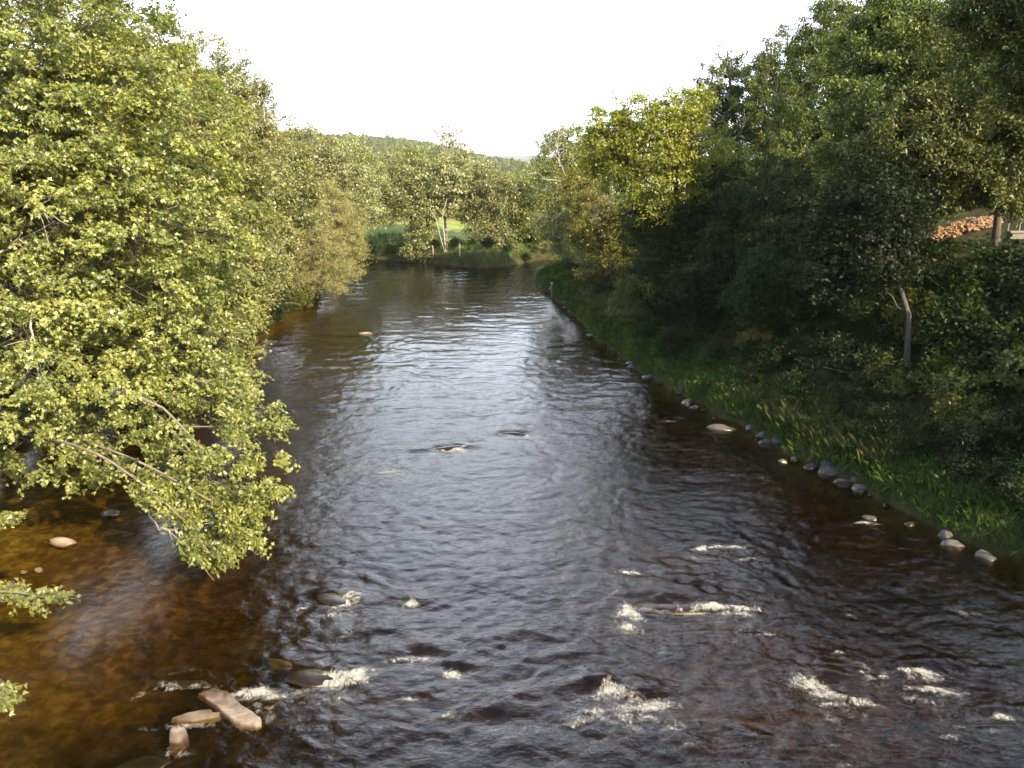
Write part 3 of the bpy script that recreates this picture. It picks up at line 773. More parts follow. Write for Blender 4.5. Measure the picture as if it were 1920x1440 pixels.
for i, (x, y, z, r) in enumerate([(-24.5, 20, 4.2, 2.4), (-25.5, 27, 5.5, 3.0), (-25, 35, 5.5, 3.0), (-25.5, 43, 6, 3.2), (-25, 52, 6, 3.0), (-24.5, 61, 6, 3.0), (-24.5, 71, 6, 3.0)]):  # low leafage added in the trunk gap to block reflected sky
    tree('thicket_tree', 'low dark tree added under the left bank crowns, %s from the bridge' % 'first second third fourth fifth sixth seventh'.split()[i], 'tree', (x, y),
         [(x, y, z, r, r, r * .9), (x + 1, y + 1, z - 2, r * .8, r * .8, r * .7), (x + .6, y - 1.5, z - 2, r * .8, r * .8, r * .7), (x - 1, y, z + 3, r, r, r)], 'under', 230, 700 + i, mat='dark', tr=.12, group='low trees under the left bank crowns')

# ------------------------------------------------------------------ far bend
GF = 'trees round the far bend'
tree('birch_tree', 'tree with forked white trunks standing at the far bend beside the green field', 'birch tree', gp(836, 470, 1.2),
     [lb(820, 350, 121, 3.6), lb(860, 365, 121, 2.8), lb(845, 325, 122, 2.6), lb(800, 385, 120, 1.8), lb(835, 385, 120, 1.6, 1.2)], 'far', 300, 31, mat='poplar', bark='birch', tr=.22, group=GF)
tree('alder_tree', 'olive tree reaching down to the water just left of the forked white trunks', 'tree', (-15.2, 121.5),
     [lb(745, 350, 121, 3.8), lb(725, 390, 120, 2.6), lb(775, 400, 120, 3.0), lb(790, 440, 119, 2.3), lb(785, 470, 118, 2.0, 1.7), lb(770, 320, 122, 2.8), lb(700, 385, 122, 2.0)], 'far', 440, 32, mat='maple2', tr=.26, group=GF, scale=.85)
tree('alder_tree', 'olive tree right of the white trunks at the far bank', 'tree', (-2.6, 121),
     [lb(920, 370, 121, 3.6), lb(905, 425, 120, 2.8), lb(935, 450, 119, 2.2), lb(910, 345, 122, 2.2), lb(890, 400, 120, 2.0)], 'far', 380, 33, mat='maple2', tr=.26, group=GF, scale=.85)
tree('alder_tree', 'leafy tree closing the river view at the mouth of the side arm', 'tree', (3, 127),
     [lb(975, 370, 126, 3.8), lb(990, 420, 125, 3.4), lb(1010, 360, 127, 3.0), lb(960, 440, 124, 2.6), lb(1030, 440, 124, 3.2)], 'far', 420, 34, mat='shrub_yellow', tr=.26, group=GF, scale=.9)
farspots = [(700, 330, 150, 4.5, 'poplar', 'pale tree behind the field, first from the left'), (770, 322, 165, 5, 'maple2', 'olive tree behind the field, second from the left'),
            (838, 305, 175, 4.5, 'poplar', 'tall narrow pale tree rising behind the white trunks'), (880, 335, 160, 4.8, 'poplar', 'pale rounded tree just right of the tall narrow one'),
            (925, 362, 165, 4.2, 'maple2', 'olive tree behind the dark bank tree'), (965, 368, 180, 4.5, 'yellow', 'yellowish tree far behind the mouth of the side arm'),
            (1010, 350, 175, 5, 'maple2', 'olive tree mostly hidden behind the bare branched tree'), (640, 330, 140, 5, 'maple2', 'olive tree at the left end of the far row'),
            (600, 320, 150, 5.5, 'maple2', 'olive tree behind the poplars of the left bank'), (805, 340, 190, 5, 'maple2', 'olive tree deep behind the field')]
for i, (px, py, Y, r, m, lab) in enumerate(farspots):
    c = at(px, py, Y)
    tree('field_tree', lab, 'tree', (c[0], Y), [(c[0], Y, c[2], r, r, r * (1.5 if px == 838 else 1)), (c[0] - r * .6, Y, c[2] - r * .9, r * .85, r * .85, r * .9), (c[0] + r * .6, Y, c[2] - r * .9, r * .85, r * .85, r * .9), (c[0], Y, c[2] - r * 1.5, r, r, r)],
         'far', 260, 300 + i, mat=m, tr=.25, group=GF, scale=1.35)

# ------------------------------------------------------------------ right bank trees
GR = 'trees up the right bank'
tree('oak_tree', 'bare branched old tree with pale dead limbs at the far end of the right bank', 'tree', (9.5, 94),
     [lb(1050, 300, 93, 2.8), lb(1035, 350, 92, 2.6), lb(1075, 390, 92, 3.0), lb(1040, 420, 91, 2.2), lb(1100, 330, 94, 2.8), lb(1075, 450, 91, 2.4), lb(1090, 275, 94, 2.6), lb(1050, 270, 94, 1.8), lb(1130, 290, 95, 2.8)],
     'mid', 640, 41, mat='maple2', bark='bark_pale', tr=.3, group=GR, scale=1.15, limb_share=.5, limb_r=1.3,
     bare=[[at(1060, 330, 89), at(1045, 295, 88.5), at(1015, 262, 88)], [at(1055, 340, 89), at(1020, 335, 88.5), at(1003, 322, 88)], [at(1060, 390, 89), at(1040, 412, 88.5), at(1012, 392, 88.2)], [at(1050, 310, 89), at(1042, 270, 88.6), at(1050, 248, 88.4)]])
tree('yellow_tree', 'bright yellow green tree catching the sun at the middle of the right bank', 'tree', (12.6, 61),
     [lb(1275, 235, 60, 2.0, 2.3), lb(1230, 265, 60, 2.5), lb(1310, 285, 59, 2.2), lb(1180, 270, 61, 2.2), lb(1240, 330, 59, 2.9), lb(1320, 340, 59, 2.0), lb(1160, 320, 61, 1.8), lb(1150, 245, 62, 1.9), lb(1200, 215, 62, 1.6), lb(1120, 285, 62, 1.5), lb(1290, 205, 61, 1.6)],
     'mid', 800, 42, mat='yellow', tr=.26, group=GR)
tree('yellow_tree', 'lower yellow green tree bending over the angler on the right bank', 'tree', (9.8, 81),
     [lb(1120, 400, 78, 2.4), lb(1150, 450, 77, 2.4), lb(1100, 440, 80, 2.0), lb(1190, 420, 76, 2.6), lb(1180, 490, 75, 2.2), lb(1090, 350, 82, 2.4), lb(1110, 500, 78, 1.5, 1.0)],
     'mid', 640, 43, mat='yellow', tr=.2, group=GR)
tree('shade_tree', 'dark bushy tree below the bright yellow green tree', 'tree', (12.5, 62),
     [lb(1230, 420, 61, 2.4), lb(1290, 450, 60, 2.6), lb(1250, 490, 59, 2.0), lb(1330, 420, 60, 2.4), lb(1310, 520, 57, 2.0)],
     'under', 600, 44, tr=.2, group=GR, mat='shrub')
tree('white_pine', 'feathery grey green pine, leftmost of the tall pines on the right bank', 'pine tree', (23.3, 84),
     [lb(1355, 170, 84, 2.4, 3.7), lb(1330, 210, 84, 2.6), lb(1375, 220, 84, 3.1), lb(1400, 290, 83, 4.0), lb(1370, 330, 82, 3.3), lb(1362, 120, 84, .9, 2.4), lb(1335, 150, 84, .8, 2.0), lb(1385, 140, 84, .9, 2.2)],
     'plume', 700, 45, tr=.26, group=GR)
tree('white_pine', 'feathery pine with a forked top, second of the tall pines from the left', 'pine tree', (26.5, 80),
     [lb(1470, 130, 80, 2.1, 3.4), lb(1430, 160, 80, 2.2, 3.0), lb(1450, 220, 80, 3.8), lb(1490, 280, 79, 4.1), lb(1440, 330, 79, 3.8), lb(1438, 105, 80, .9, 2.4), lb(1476, 90, 80, 1.0, 2.6), lb(1415, 140, 80, .8, 2.0)],
     'plume', 760, 46, tr=.28, group=GR)
tree('white_pine', 'tall dark pine with rounded silvery top in the middle of the pine group', 'pine tree', (27, 66),
     [lb(1560, 75, 66, 2.3, 2.8), lb(1535, 120, 66, 2.5), lb(1590, 120, 66, 2.7), lb(1560, 190, 65, 3.8), lb(1520, 260, 64, 3.1), lb(1600, 270, 64, 3.8), lb(1530, 60, 66, .9, 2.0), lb(1565, 38, 66, 1.0, 2.2), lb(1595, 62, 66, .9, 2.2)],
     'plume', 950, 47, tr=.3, group=GR)
tree('white_pine', 'tallest pine on the right bank, its top touching the upper edge', 'pine tree', (24, 50.5),
     [lb(1690, 40, 50, 1.9, 2.6), lb(1655, 90, 50, 2.3), lb(1720, 100, 50, 2.4), lb(1670, 180, 49, 3.2), lb(1740, 190, 49, 2.8), lb(1640, 260, 48, 2.8), lb(1640, 40, 50, .8, 1.8), lb(1690, 5, 50, .9, 1.8), lb(1735, 50, 50, .8, 1.7)],
     'plume', 1000, 48, tr=.33, group=GR)
tree('shade_tree', 'broad tree with drooping silvery green sprays at the upper right, above the woodpile', 'tree', (28.9, 48),
     [lb(1800, 130, 47, 2.8), lb(1850, 190, 46, 3.2), lb(1770, 220, 46, 2.9), lb(1760, 290, 45, 2.2), lb(1850, 270, 45, 2.8), lb(1700, 270, 45, 2.4), lb(1915, 230, 46, 3.4), lb(1800, 330, 46, 1.9, 1.2), lb(1755, 378, 45, 1.2, .8), lb(1890, 372, 46, 1.7, 1.1), lb(1835, 372, 45, 1.2, .6)],
     'plume', 1250, 49, tr=.2, group=GR, mat='pine')
tree('shade_tree', 'near tree whose dark boughs enter the top right corner of the view', 'tree', (24.5, 27),
     [lb(1890, 20, 28, 1.7, 1.1), lb(1840, 20, 28, 1.0, .6), lb(1980, 90, 28, 2.4), lb(2080, 60, 27, 3.2), lb(2050, -120, 27, 3)],
     'plume', 900, 50, tr=.3, group=GR, mat='pine', scale=.7)
tree('ash_tree', 'slender grey trunked tree standing alone on the right slope with a dark crown', 'ash tree', tuple(hit(1700, 705)[:2]),
     [lb(1630, 400, 39, 2.1), lb(1600, 450, 39, 2.0), lb(1665, 400, 39, 1.7), lb(1640, 350, 40, 1.8), lb(1570, 500, 39, 1.6), lb(1700, 460, 40, 1.3), lb(1640, 500, 38.5, 1.6, .9)],
     'under', 560, 51, tr=.13, group=GR, mat='shrub_blue', bark='bark_mid', limb_r=.8)
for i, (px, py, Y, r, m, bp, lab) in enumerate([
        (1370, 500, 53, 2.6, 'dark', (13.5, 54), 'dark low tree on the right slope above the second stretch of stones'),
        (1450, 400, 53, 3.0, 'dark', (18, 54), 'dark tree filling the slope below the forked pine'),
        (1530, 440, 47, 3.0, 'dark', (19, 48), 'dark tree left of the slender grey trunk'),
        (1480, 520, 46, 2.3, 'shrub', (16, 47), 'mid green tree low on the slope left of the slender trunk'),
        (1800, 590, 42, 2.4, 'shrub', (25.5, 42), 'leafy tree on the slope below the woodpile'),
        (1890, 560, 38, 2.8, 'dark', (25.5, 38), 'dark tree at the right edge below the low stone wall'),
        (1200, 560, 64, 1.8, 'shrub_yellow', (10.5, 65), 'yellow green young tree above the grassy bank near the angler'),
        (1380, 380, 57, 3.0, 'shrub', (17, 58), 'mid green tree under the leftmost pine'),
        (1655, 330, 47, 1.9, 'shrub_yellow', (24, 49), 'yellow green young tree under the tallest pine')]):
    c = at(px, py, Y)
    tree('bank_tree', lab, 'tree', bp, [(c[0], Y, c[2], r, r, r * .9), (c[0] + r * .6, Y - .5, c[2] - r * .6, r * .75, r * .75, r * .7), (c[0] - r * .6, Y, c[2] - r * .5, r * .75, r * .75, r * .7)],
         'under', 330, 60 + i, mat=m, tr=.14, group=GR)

# big shade trees up on the level ground, right of and behind the view
src = None
for i, (x, y, s) in enumerate([(36, 12, .8), (33, 1, .8), (36, 23, .85), (41, -8, .8), (31, -16, .7), (34.5, 32, .72), (46, 8, .8), (43, 60, 1.0), (36, 64, 1.0), (50, 68, 1.1), (58, 60, 1.1), (66, 52, 1.2), (48, 84, 1.2), (62, 78, 1.2), (38, 92, 1.1), (76, 62, 1.2)]):
    z = gz(x, y) - .1
    lab = 'large maple on the level ground above the right bank, shading the slope'
    if src is None:
        src = tree('shade_maple', lab, 'maple tree', (x, y),
                   [(x, y, z + 8.5, 3.6, 3.6, 3.4), (x - 2, y + 1, z + 6, 3.4, 3.4, 3), (x + 2, y - 1.5, z + 6, 3.4, 3.4, 3), (x + .5, y + 2.5, z + 5.5, 3, 3, 2.6), (x - 1, y - 2.5, z + 5.2, 3, 3, 2.6), (x, y, z + 11.2, 2.4, 2.4, 2.2)],
                   'far', 620, 90, mat='maple2', tr=.35, group='shade trees above the right bank', scale=.8)
    else:
        copy_thing(src, (x, y, z), i * 1.3, s)

for i, (x, y, s_) in enumerate([(-29, 21, .9), (-29.5, 30, 1.0), (-30, 41, 1.1), (-29.5, 53, 1.0), (-30, 66, 1.0), (-28.5, 12, .8)]):
    c = copy_thing(src, (x, y, gz(x, y) - .1), i * 1.7 + .5, s_, 'dense maple standing behind the row of trees on the left bank'); c['group'] = 'maples behind the left bank row'

# ------------------------------------------------------------------ shrubs on the right slope
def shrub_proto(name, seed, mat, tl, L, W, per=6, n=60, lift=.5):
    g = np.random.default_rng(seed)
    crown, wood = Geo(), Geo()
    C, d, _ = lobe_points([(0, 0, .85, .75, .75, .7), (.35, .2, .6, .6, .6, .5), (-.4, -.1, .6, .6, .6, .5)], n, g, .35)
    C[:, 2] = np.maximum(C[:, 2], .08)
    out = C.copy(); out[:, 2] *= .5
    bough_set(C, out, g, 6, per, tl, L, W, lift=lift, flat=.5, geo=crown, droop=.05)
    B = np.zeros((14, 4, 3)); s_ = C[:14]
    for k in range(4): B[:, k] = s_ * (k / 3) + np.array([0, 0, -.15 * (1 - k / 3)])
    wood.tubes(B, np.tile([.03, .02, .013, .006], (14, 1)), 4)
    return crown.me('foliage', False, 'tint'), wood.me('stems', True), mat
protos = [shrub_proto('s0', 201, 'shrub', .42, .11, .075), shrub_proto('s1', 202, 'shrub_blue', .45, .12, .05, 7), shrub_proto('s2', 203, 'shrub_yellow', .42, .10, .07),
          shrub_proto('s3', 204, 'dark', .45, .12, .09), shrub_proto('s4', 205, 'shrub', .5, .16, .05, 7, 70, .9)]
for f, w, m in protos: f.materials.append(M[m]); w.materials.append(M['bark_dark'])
TONE = ['leafy mid green', 'dull grey green', 'yellowish green', 'very dark green', 'upright narrow leaved']
ORD = 'first second third fourth fifth sixth seventh eighth ninth tenth eleventh twelfth thirteenth fourteenth fifteenth sixteenth seventeenth eighteenth nineteenth twentieth'.split() + ['twenty-%s' % o for o in 'first second third fourth fifth sixth seventh eighth ninth'.split()] + ['thirtieth']
rb = np.array(right_bank)
def bank_xy(y, d):
    o = np.argsort(rb[:, 1]); x0 = np.interp(y, rb[o, 1], rb[o, 0])
    dx = (np.interp(y + 1, rb[o, 1], rb[o, 0]) - np.interp(y - 1, rb[o, 1], rb[o, 0])) / 2
    n = np.array([1.0, -dx]); n /= np.linalg.norm(n)
    d = d - .42 * float(fbm(np.array([x0 * .55]), np.array([y * .55]), 4, 5)[0])
    return x0 + n[0] * d, y + n[1] * d
rr = random.Random(5)
def shrub(x, y, s, k, label, group):
    root = empty('shrub', (x, y, gz(x, y) - .06)); tag(root, label, 'shrub', group)
    root.scale = (s, s, s * rr.uniform(.85, 1.15)); root.rotation_euler = (0, 0, rr.uniform(0, 6.28))
    f, w, _ = protos[k]
    put('foliage', f, root); put('stems', w, root)
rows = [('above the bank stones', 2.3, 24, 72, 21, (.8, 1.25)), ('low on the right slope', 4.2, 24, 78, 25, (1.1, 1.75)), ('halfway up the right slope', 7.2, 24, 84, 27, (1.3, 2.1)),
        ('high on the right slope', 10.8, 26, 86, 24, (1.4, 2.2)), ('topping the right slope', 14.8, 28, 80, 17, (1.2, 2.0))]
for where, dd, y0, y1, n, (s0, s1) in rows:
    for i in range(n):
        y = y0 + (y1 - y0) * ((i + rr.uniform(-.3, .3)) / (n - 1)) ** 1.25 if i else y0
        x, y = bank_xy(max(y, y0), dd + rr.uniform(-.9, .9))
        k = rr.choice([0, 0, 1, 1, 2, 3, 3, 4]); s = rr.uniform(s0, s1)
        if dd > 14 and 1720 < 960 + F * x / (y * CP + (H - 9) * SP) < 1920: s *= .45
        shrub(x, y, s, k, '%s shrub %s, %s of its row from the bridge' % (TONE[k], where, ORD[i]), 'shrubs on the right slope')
for i in range(13):     # far and left bank edge
    t = i / 12
    x, y = [(-26.5 + 31 * t, 126 - 11 * min(t * 1.3, 1) + 5 * max(t - .8, 0) * 5)][0]
    shrub(x, y, rr.uniform(.7, 1.15), [3, 3, 0, 3][i % 4], 'low dark shrub on the far bank, %s from the left' % ORD[i], 'shrubs on the far bank')
for i in range(8):
    x, y = 29.5 + i * 1.5, 60 - i * .4 + (i % 2) * 1.3
    shrub(x, y, rr.uniform(1.6, 2.4), [0, 3, 2][i % 3], 'bush behind the log heap on the level ground, %s from the left' % ORD[i], 'bushes behind the log heap')
for i in range(12):
    y = 52 + i * 3.1
    x = np.interp(y, [42, 55, 70, 84, 98], [-24, -22.5, -21.5, -21.5, -24]) + rr.uniform(-.2, .9)
    shrub(x, y, rr.uniform(1.0, 1.6), [3, 0, 2][i % 3], 'low bush at the left water edge, %s before the tan willow' % ORD[i], 'bushes at the left water edge')
for i in range(22):
    y = 18 + i * 4.4
    x = np.interp(y, [15, 30, 42, 55, 70, 84, 98, 112], [-25.5, -24.5, -24, -22.5, -21.5, -21.5, -24, -26]) - rr.uniform(.8, 3)
    shrub(x, y, rr.uniform(1.2, 2.2), rr.choice([0, 3, 3]), 'shaded shrub under the left bank trees, %s from the bridge' % ORD[i], 'shrubs under the left bank trees')

# ------------------------------------------------------------------ grass and weeds (uncountable)
def blades(name, label, pts, hgt, wid, mat, seed, lean=.35, per=7, cat='grass'):
    g = np.random.default_rng(seed)
    P = np.repeat(pts, per, 0); n = len(P)
    P = P + np.concatenate([g.normal(size=(n, 2)) * .14, np.zeros((n, 1))], 1)
    a = g.random(n) * 6.283; D = np.stack([np.cos(a), np.sin(a), np.zeros(n)], 1)
    S = np.stack([-np.sin(a), np.cos(a), np.zeros(n)], 1)
    h = np.repeat(hgt, per) * (.5 + .8 * g.random(n)); w = wid * (.7 + .6 * g.random(n)); le = lean * h * g.random(n) * 1.5
    up = np.array([0, 0, 1.0])
    V = np.stack([P - S * w[:, None] * .5, P + S * w[:, None] * .5, P + D * (le * .45)[:, None] + up * (h * .6)[:, None] + S * w[:, None] * .4,
                  P + D * le[:, None] + up * (h * (1 - .25 * lean))[:, None]], 1).reshape(-1, 3)
    Q = np.arange(n * 4).reshape(n, 4)
    pt = np.repeat(vn(pts[:, 0] * .8, pts[:, 1] * .8, 3) * .35 + .4, per) + g.random(n) * .3 - .1
    me = mesh(name, V, [Q], False, None, {'tint': np.clip(pt, 0, 1)})
    o = put(name, me, None, M[mat]); tag(o, label, cat, kind='stuff')
g = np.random.default_rng(77)
def scatter(n, y0, y1, d0, d1, p=1.0):
    y = y0 + (y1 - y0) * g.random(n); d = d0 + (d1 - d0) * g.random(n) ** p
    X = np.empty(n); Y = np.empty(n)
    for i in range(n): X[i], Y[i] = bank_xy(y[i], d[i])
    return np.stack([X, Y, ground_z(X, Y) - .03], 1)
pts = scatter(4300, 21, 98, .35, 19, 1.1)
k_ = (pts[:, 2] < 8.4) | (np.hypot(pts[:, 0] - 27, pts[:, 1] - 50) > 7)
pts = pts[k_]; gu = Geo(); go = np.random.default_rng(78)
hh_ = .15 + .5 * go.random(len(pts)) * (vn(pts[:, 0] * .5, pts[:, 1] * .5, 6) * .5 + .9)
bough_set(pts + np.stack([0 * hh_, 0 * hh_, hh_], 1), unit(go.normal(size=(len(pts), 3)) * (1, 1, .2)), go, 6, 6, .6, .15, .10, lift=.5, flat=.5, spread=2, geo=gu)
tag(put('undergrowth', gu.me('undergrowth', False, 'tint'), None, M['shrub']), 'low leafy weeds covering the right slope between the shrubs', 'weeds', kind='stuff')
pts = scatter(7500, 21, 100, .1, 2.8, 1.2)
blades('bank_grass', 'grass and weeds growing up the right bank above the stones', pts, .22 + .35 * g.random(len(pts)), .022, 'grass', 1, .6, 10)
pts = np.concatenate([scatter(420, 31, 41, .5, 3.0), scatter(250, 23.5, 25, .5, 2.0), scatter(900, 62, 82, .8, 4.5)])
blades('dry_grass', 'tufts of dry straw coloured grass at the foot of the right bank', pts, .45 + .45 * g.random(len(pts)), .018, 'straw', 2, .5, 12)
X = -27 + 30 * g.random(4200); Y = 111 + 18 * g.random(4200); k = (signed_dist(X, Y) > .3) & (signed_dist(X, Y) < 5)
pts = np.stack([X[k], Y[k], ground_z(X[k], Y[k]) - .03], 1)
blades('far_bank_grass', 'rough grass and weeds along the far bank', pts, .3 + .4 * g.random(len(pts)), .06, 'grass', 3, .4, 5)

# ------------------------------------------------------------------ stones
def rock_mesh(name, sx, sy, sz, seed, cuts=3, rough=.16, flat=0.0):
    import bmesh
    bm = bmesh.new(); bmesh.ops.create_icosphere(bm, subdivisions=cuts, radius=1.0)
    g = np.random.default_rng(seed); dirs = unit(g.normal(size=(9, 3))); off = (.64 + .3 * g.random(9)) if cuts == 3 else (.56 + .3 * g.random(9))
    for v in bm.verts:
        p = np.array(v.co)
        for d, o in zip(dirs, off):          # planes knock flat facets off the ball
            s = p @ d
            if s > o: p = p - d * (s - o) * .85
        p *= 1 + rough * .5 * float(vn(p[0] * 2.5 + seed, p[1] * 2.5 + p[2] * 3.1, seed % 91))
        if flat: p[2] = min(p[2], 1 - flat) if p[2] > 0 else p[2]
        v.co = Vector((p[0] * sx, p[1] * sy, p[2] * sz))
    me = bpy.data.meshes.new(name); bm.to_mesh(me); bm.free()
    me.polygons.foreach_set('use_smooth', np.ones(len(me.polygons), bool))
    return me
def rock(px, py, wpx, rise, mat, label, seed, aspect=.7, rot=None, name='rock', group=None, flat=.0):
    if mat == 'rock_wet': rise = rise * .6 - .03
    x, y, sx, sy = px_size(px, py)
    a = wpx * .5 * sx; b = a * aspect; c = max(rise * 1.5, a * .22)
    o = put(name, rock_mesh(name, a * 1.12, b * 1.12, c, seed, 3, .2, flat), None, M[mat], (x, y, rise - c * (.86 if not flat else .86 * (1 - flat))))
    o.rotation_euler = (0, 0, random.uniform(-.5, .5) if rot is None else rot)
    tag(o, label, 'rock', group)
GS = 'boulders breaking the river surface'
for a in [(333, 1388, 44, .30, 'rock_tan', 'small round tan boulder just below the two slabs', 1, .8),
          (118, 1016, 62, .09, 'rock_pale', 'flat pale stone in the brown slack water left of the hanging maple branches', 2, .5),
          (205, 964, 36, .14, 'rock_grey', 'pointed grey stone in the shade under the maple', 3, .5),
          (72, 1069, 18, .07, 'rock_pale', 'tiny pale stone below the flat pale stone', 4, .7),
          (44, 1072, 14, .04, 'rock_tan', 'tiny half sunken stone beside another tiny stone in the slack water', 5, .7),
          (456, 791, 40, .16, 'rock_tan', 'low tan boulder at the tips of the maple branches', 6, .6),
          (112, 775, 40, .5, 'rock_tan', 'tan boulder on the left bank seen through the maple leaves', 7, .8),
          (585, 1268, 104, .17, 'rock_wet', 'wet dark dome boulder with white water on its right', 8, .6),
          (520, 1243, 64, .13, 'rock_wet', 'wet pointed boulder upstream of the dome boulder', 9, .55),
          (350, 1279, 96, .07, 'rock_wet', 'long dark barely showing boulder left of the tan slab', 10, .35),
          (648, 1183, 32, .12, 'rock_wet', 'small red brown boulder between two patches of white water', 11, .7),
          (620, 1124, 70, .17, 'rock_wet', 'dark boulder under a smooth hump of water near midstream', 12, .6),
          (1258, 1134, 150, .09, 'rock_wet', 'wide red brown boulder just awash right of midstream', 13, .3),
          (845, 840, 74, .13, 'rock_wet', 'low dark boulder with a thin white line of foam in midstream', 14, .35),
          (965, 812, 52, .10, 'rock_wet', 'low dark boulder right of the one with the thin white foam line', 15, .35),
          (535, 768, 44, .09, 'rock_wet', 'dark boulder top left of the smooth bright reach', 16, .4),
          (612, 769, 50, .09, 'rock_wet', 'dark boulder top, second from the maple tips in its row', 17, .4),
          (725, 884, 60, .05, 'rock_wet', 'reddish stone just awash below the smooth bright reach', 18, .35),
          (686, 626, 26, .12, 'rock_tan', 'small reddish stone alone in the far reach', 19, .4),
          (1352, 803, 54, .17, 'rock_grey', 'flat grey boulder in the dark water off the right bank', 20, .5),
          (1303, 765, 22, .12, 'rock_grey', 'small grey stone upstream of the flat grey boulder', 21, .6),
          (1380, 784, 32, .22, 'rock_grey', 'grey boulder against the right bank beside the flat grey boulder', 22, .7),
          (1410, 803, 30, .18, 'rock_grey', 'grey boulder at the right bank downstream of the flat grey boulder', 23, .7),
          (1468, 866, 18, .10, 'rock_grey', 'small pale stone in the dark water downstream of the grey boulders', 24, .6),
          (1630, 972, 30, .12, 'rock_grey', 'grey stone with a white curl of water off the lower right bank', 25, .6),
          (1180, 1069, 40, .05, 'rock_wet', 'reddish stone awash upstream of the wide red brown boulder', 26, .5),
          (1786, 1021, 40, .2, 'rock_grey', 'smooth grey stone in the water at the lower right bank', 27, .7),
          (1772, 1005, 28, .22, 'rock_grey', 'round grey stone above the smooth grey stone at the lower right bank', 28, .8),
          (1800, 1000, 40, .25, 'rock_tan', 'tan edged stone tilted against the lower right bank', 29, .5),
          (1712, 952, 24, .2, 'rock_grey', 'pale stone of the pair halfway along the lower right bank', 30, .7),
          (1720, 962, 20, .16, 'rock_grey', 'darker stone of the pair halfway along the lower right bank', 31, .7),
          (1608, 904, 26, .25, 'rock_grey', 'pale rounded stone at a gap in the lower right bank grass', 32, .7),
          (1560, 886, 56, .3, 'rock_grey', 'long grey ledge stone at the foot of the right bank', 33, .5),
          (1530, 868, 30, .35, 'rock_grey', 'dark upright stone at the upstream end of the long ledge stone', 34, .8),
          (1850, 1018, 20, .16, 'rock_pale', 'pale stone below the dry grass tuft at the lower right', 35, .8),
          (1912, 1040, 50, .2, 'rock_grey', 'broken grey stones at the right edge below the bank', 36, .6),
          (270, 1428, 110, .06, 'rock_wet', 'red brown boulder awash at the bottom below the round tan boulder', 37, .5)]:
    rock(*a[:6], a[6] + 500, a[7], group=GS)
smalls = [rock_mesh('bank_stone', .24, .17, .15, 900 + k, 2) for k in range(7)]
for m in smalls: m.materials.append(M['rock_grey'])
for i in range(95):
    y = 21 + 80 * (i / 95) ** 1.15 + rr.uniform(-.3, .3)
    x, y = bank_xy(y, rr.gauss(.0, .42))
    if 80 < y < 90: continue
    s = rr.choice([.4, .5, .7, 1, 1.2, 1.9, 2.4])
    o = put('bank_stone', smalls[i % 7]); o.location = (x, y, max(min(gz(x, y), .25), -.04) - .045 * s)
    o.scale = (s, s, s); o.rotation_euler = (rr.uniform(-.2, .2), rr.uniform(-.2, .2), rr.uniform(0, 6.28))
    tag(o, 'small grey stone in the broken line of stones along the foot of the right bank', 'stone', 'stones along the foot of the right bank')

def slab(name, label, outline, ztop, thick, mat, seed, zs=None):
    """stone slab from its top outline in pixels; bevelled, slightly uneven"""
    import bmesh
    g = np.random.default_rng(seed)
    pts = []
    for k, (px, py) in enumerate(outline):
        z = ztop if zs is None else zs[k]
        x, y = gp(px, py, z); pts.append((x, y, z))
    c = np.mean(pts, 0)
    bm = bmesh.new()
    top = [bm.verts.new(Vector(p) - Vector(c)) for p in pts]
    f = bm.faces.new(top); f.normal_update()
    if f.normal.z < 0: f.normal_flip()
    ret = bmesh.ops.extrude_face_region(bm, geom=[f])
    for v in ret['geom']:
        if isinstance(v, bmesh.types.BMVert): v.co.z -= thick; v.co.x *= 1.05; v.co.y *= 1.05
    bmesh.ops.recalc_face_normals(bm, faces=bm.faces)
    bmesh.ops.bevel(bm, geom=list(bm.edges), offset=.012, segments=2, affect='EDGES', clamp_overlap=True)
    bmesh.ops.triangulate(bm, faces=bm.faces)
    bmesh.ops.subdivide_edges(bm, edges=[e for e in bm.edges if e.calc_length() > .12], cuts=2, use_grid_fill=True)
    for v in bm.verts:
        v.co.x += .02 * float(vn(v.co.x * 9 + 3, v.co.y * 9, seed)); v.co.y += .02 * float(vn(v.co.x * 8, v.co.y * 8 + 5, seed + 1))
        v.co.z += .022 * float(fbm(np.array([v.co.x * 5]), np.array([v.co.y * 5]), 3, seed)[0])
    me = bpy.data.meshes.new(name); bm.to_mesh(me); bm.free()
    me.polygons.foreach_set('use_smooth', np.zeros(len(me.polygons), bool))
    o = put(name, me, None, M[mat], c)
    tag(o, label, 'rock', GS)
slab('stone_slab', 'long tan plank shaped slab lying askew across the white water', [(372, 1300), (400, 1290), (425, 1296), (446, 1315), (468, 1332), (489, 1345), (489, 1352), (476, 1358), (449, 1355), (430, 1343), (405, 1324), (385, 1308)], .12, .17, 'rock_tan', 3,
     zs=[.02, .02, .03, .07, .11, .14, .14, .14, .14, .12, .09, .06])
slab('stone_slab', 'pale flat slab lying left of the tan plank shaped slab', [(320, 1347), (345, 1338), (376, 1330), (396, 1328), (400, 1334), (413, 1334), (412, 1342), (390, 1347), (360, 1351), (335, 1350)], .06, .14, 'rock_pale', 4)

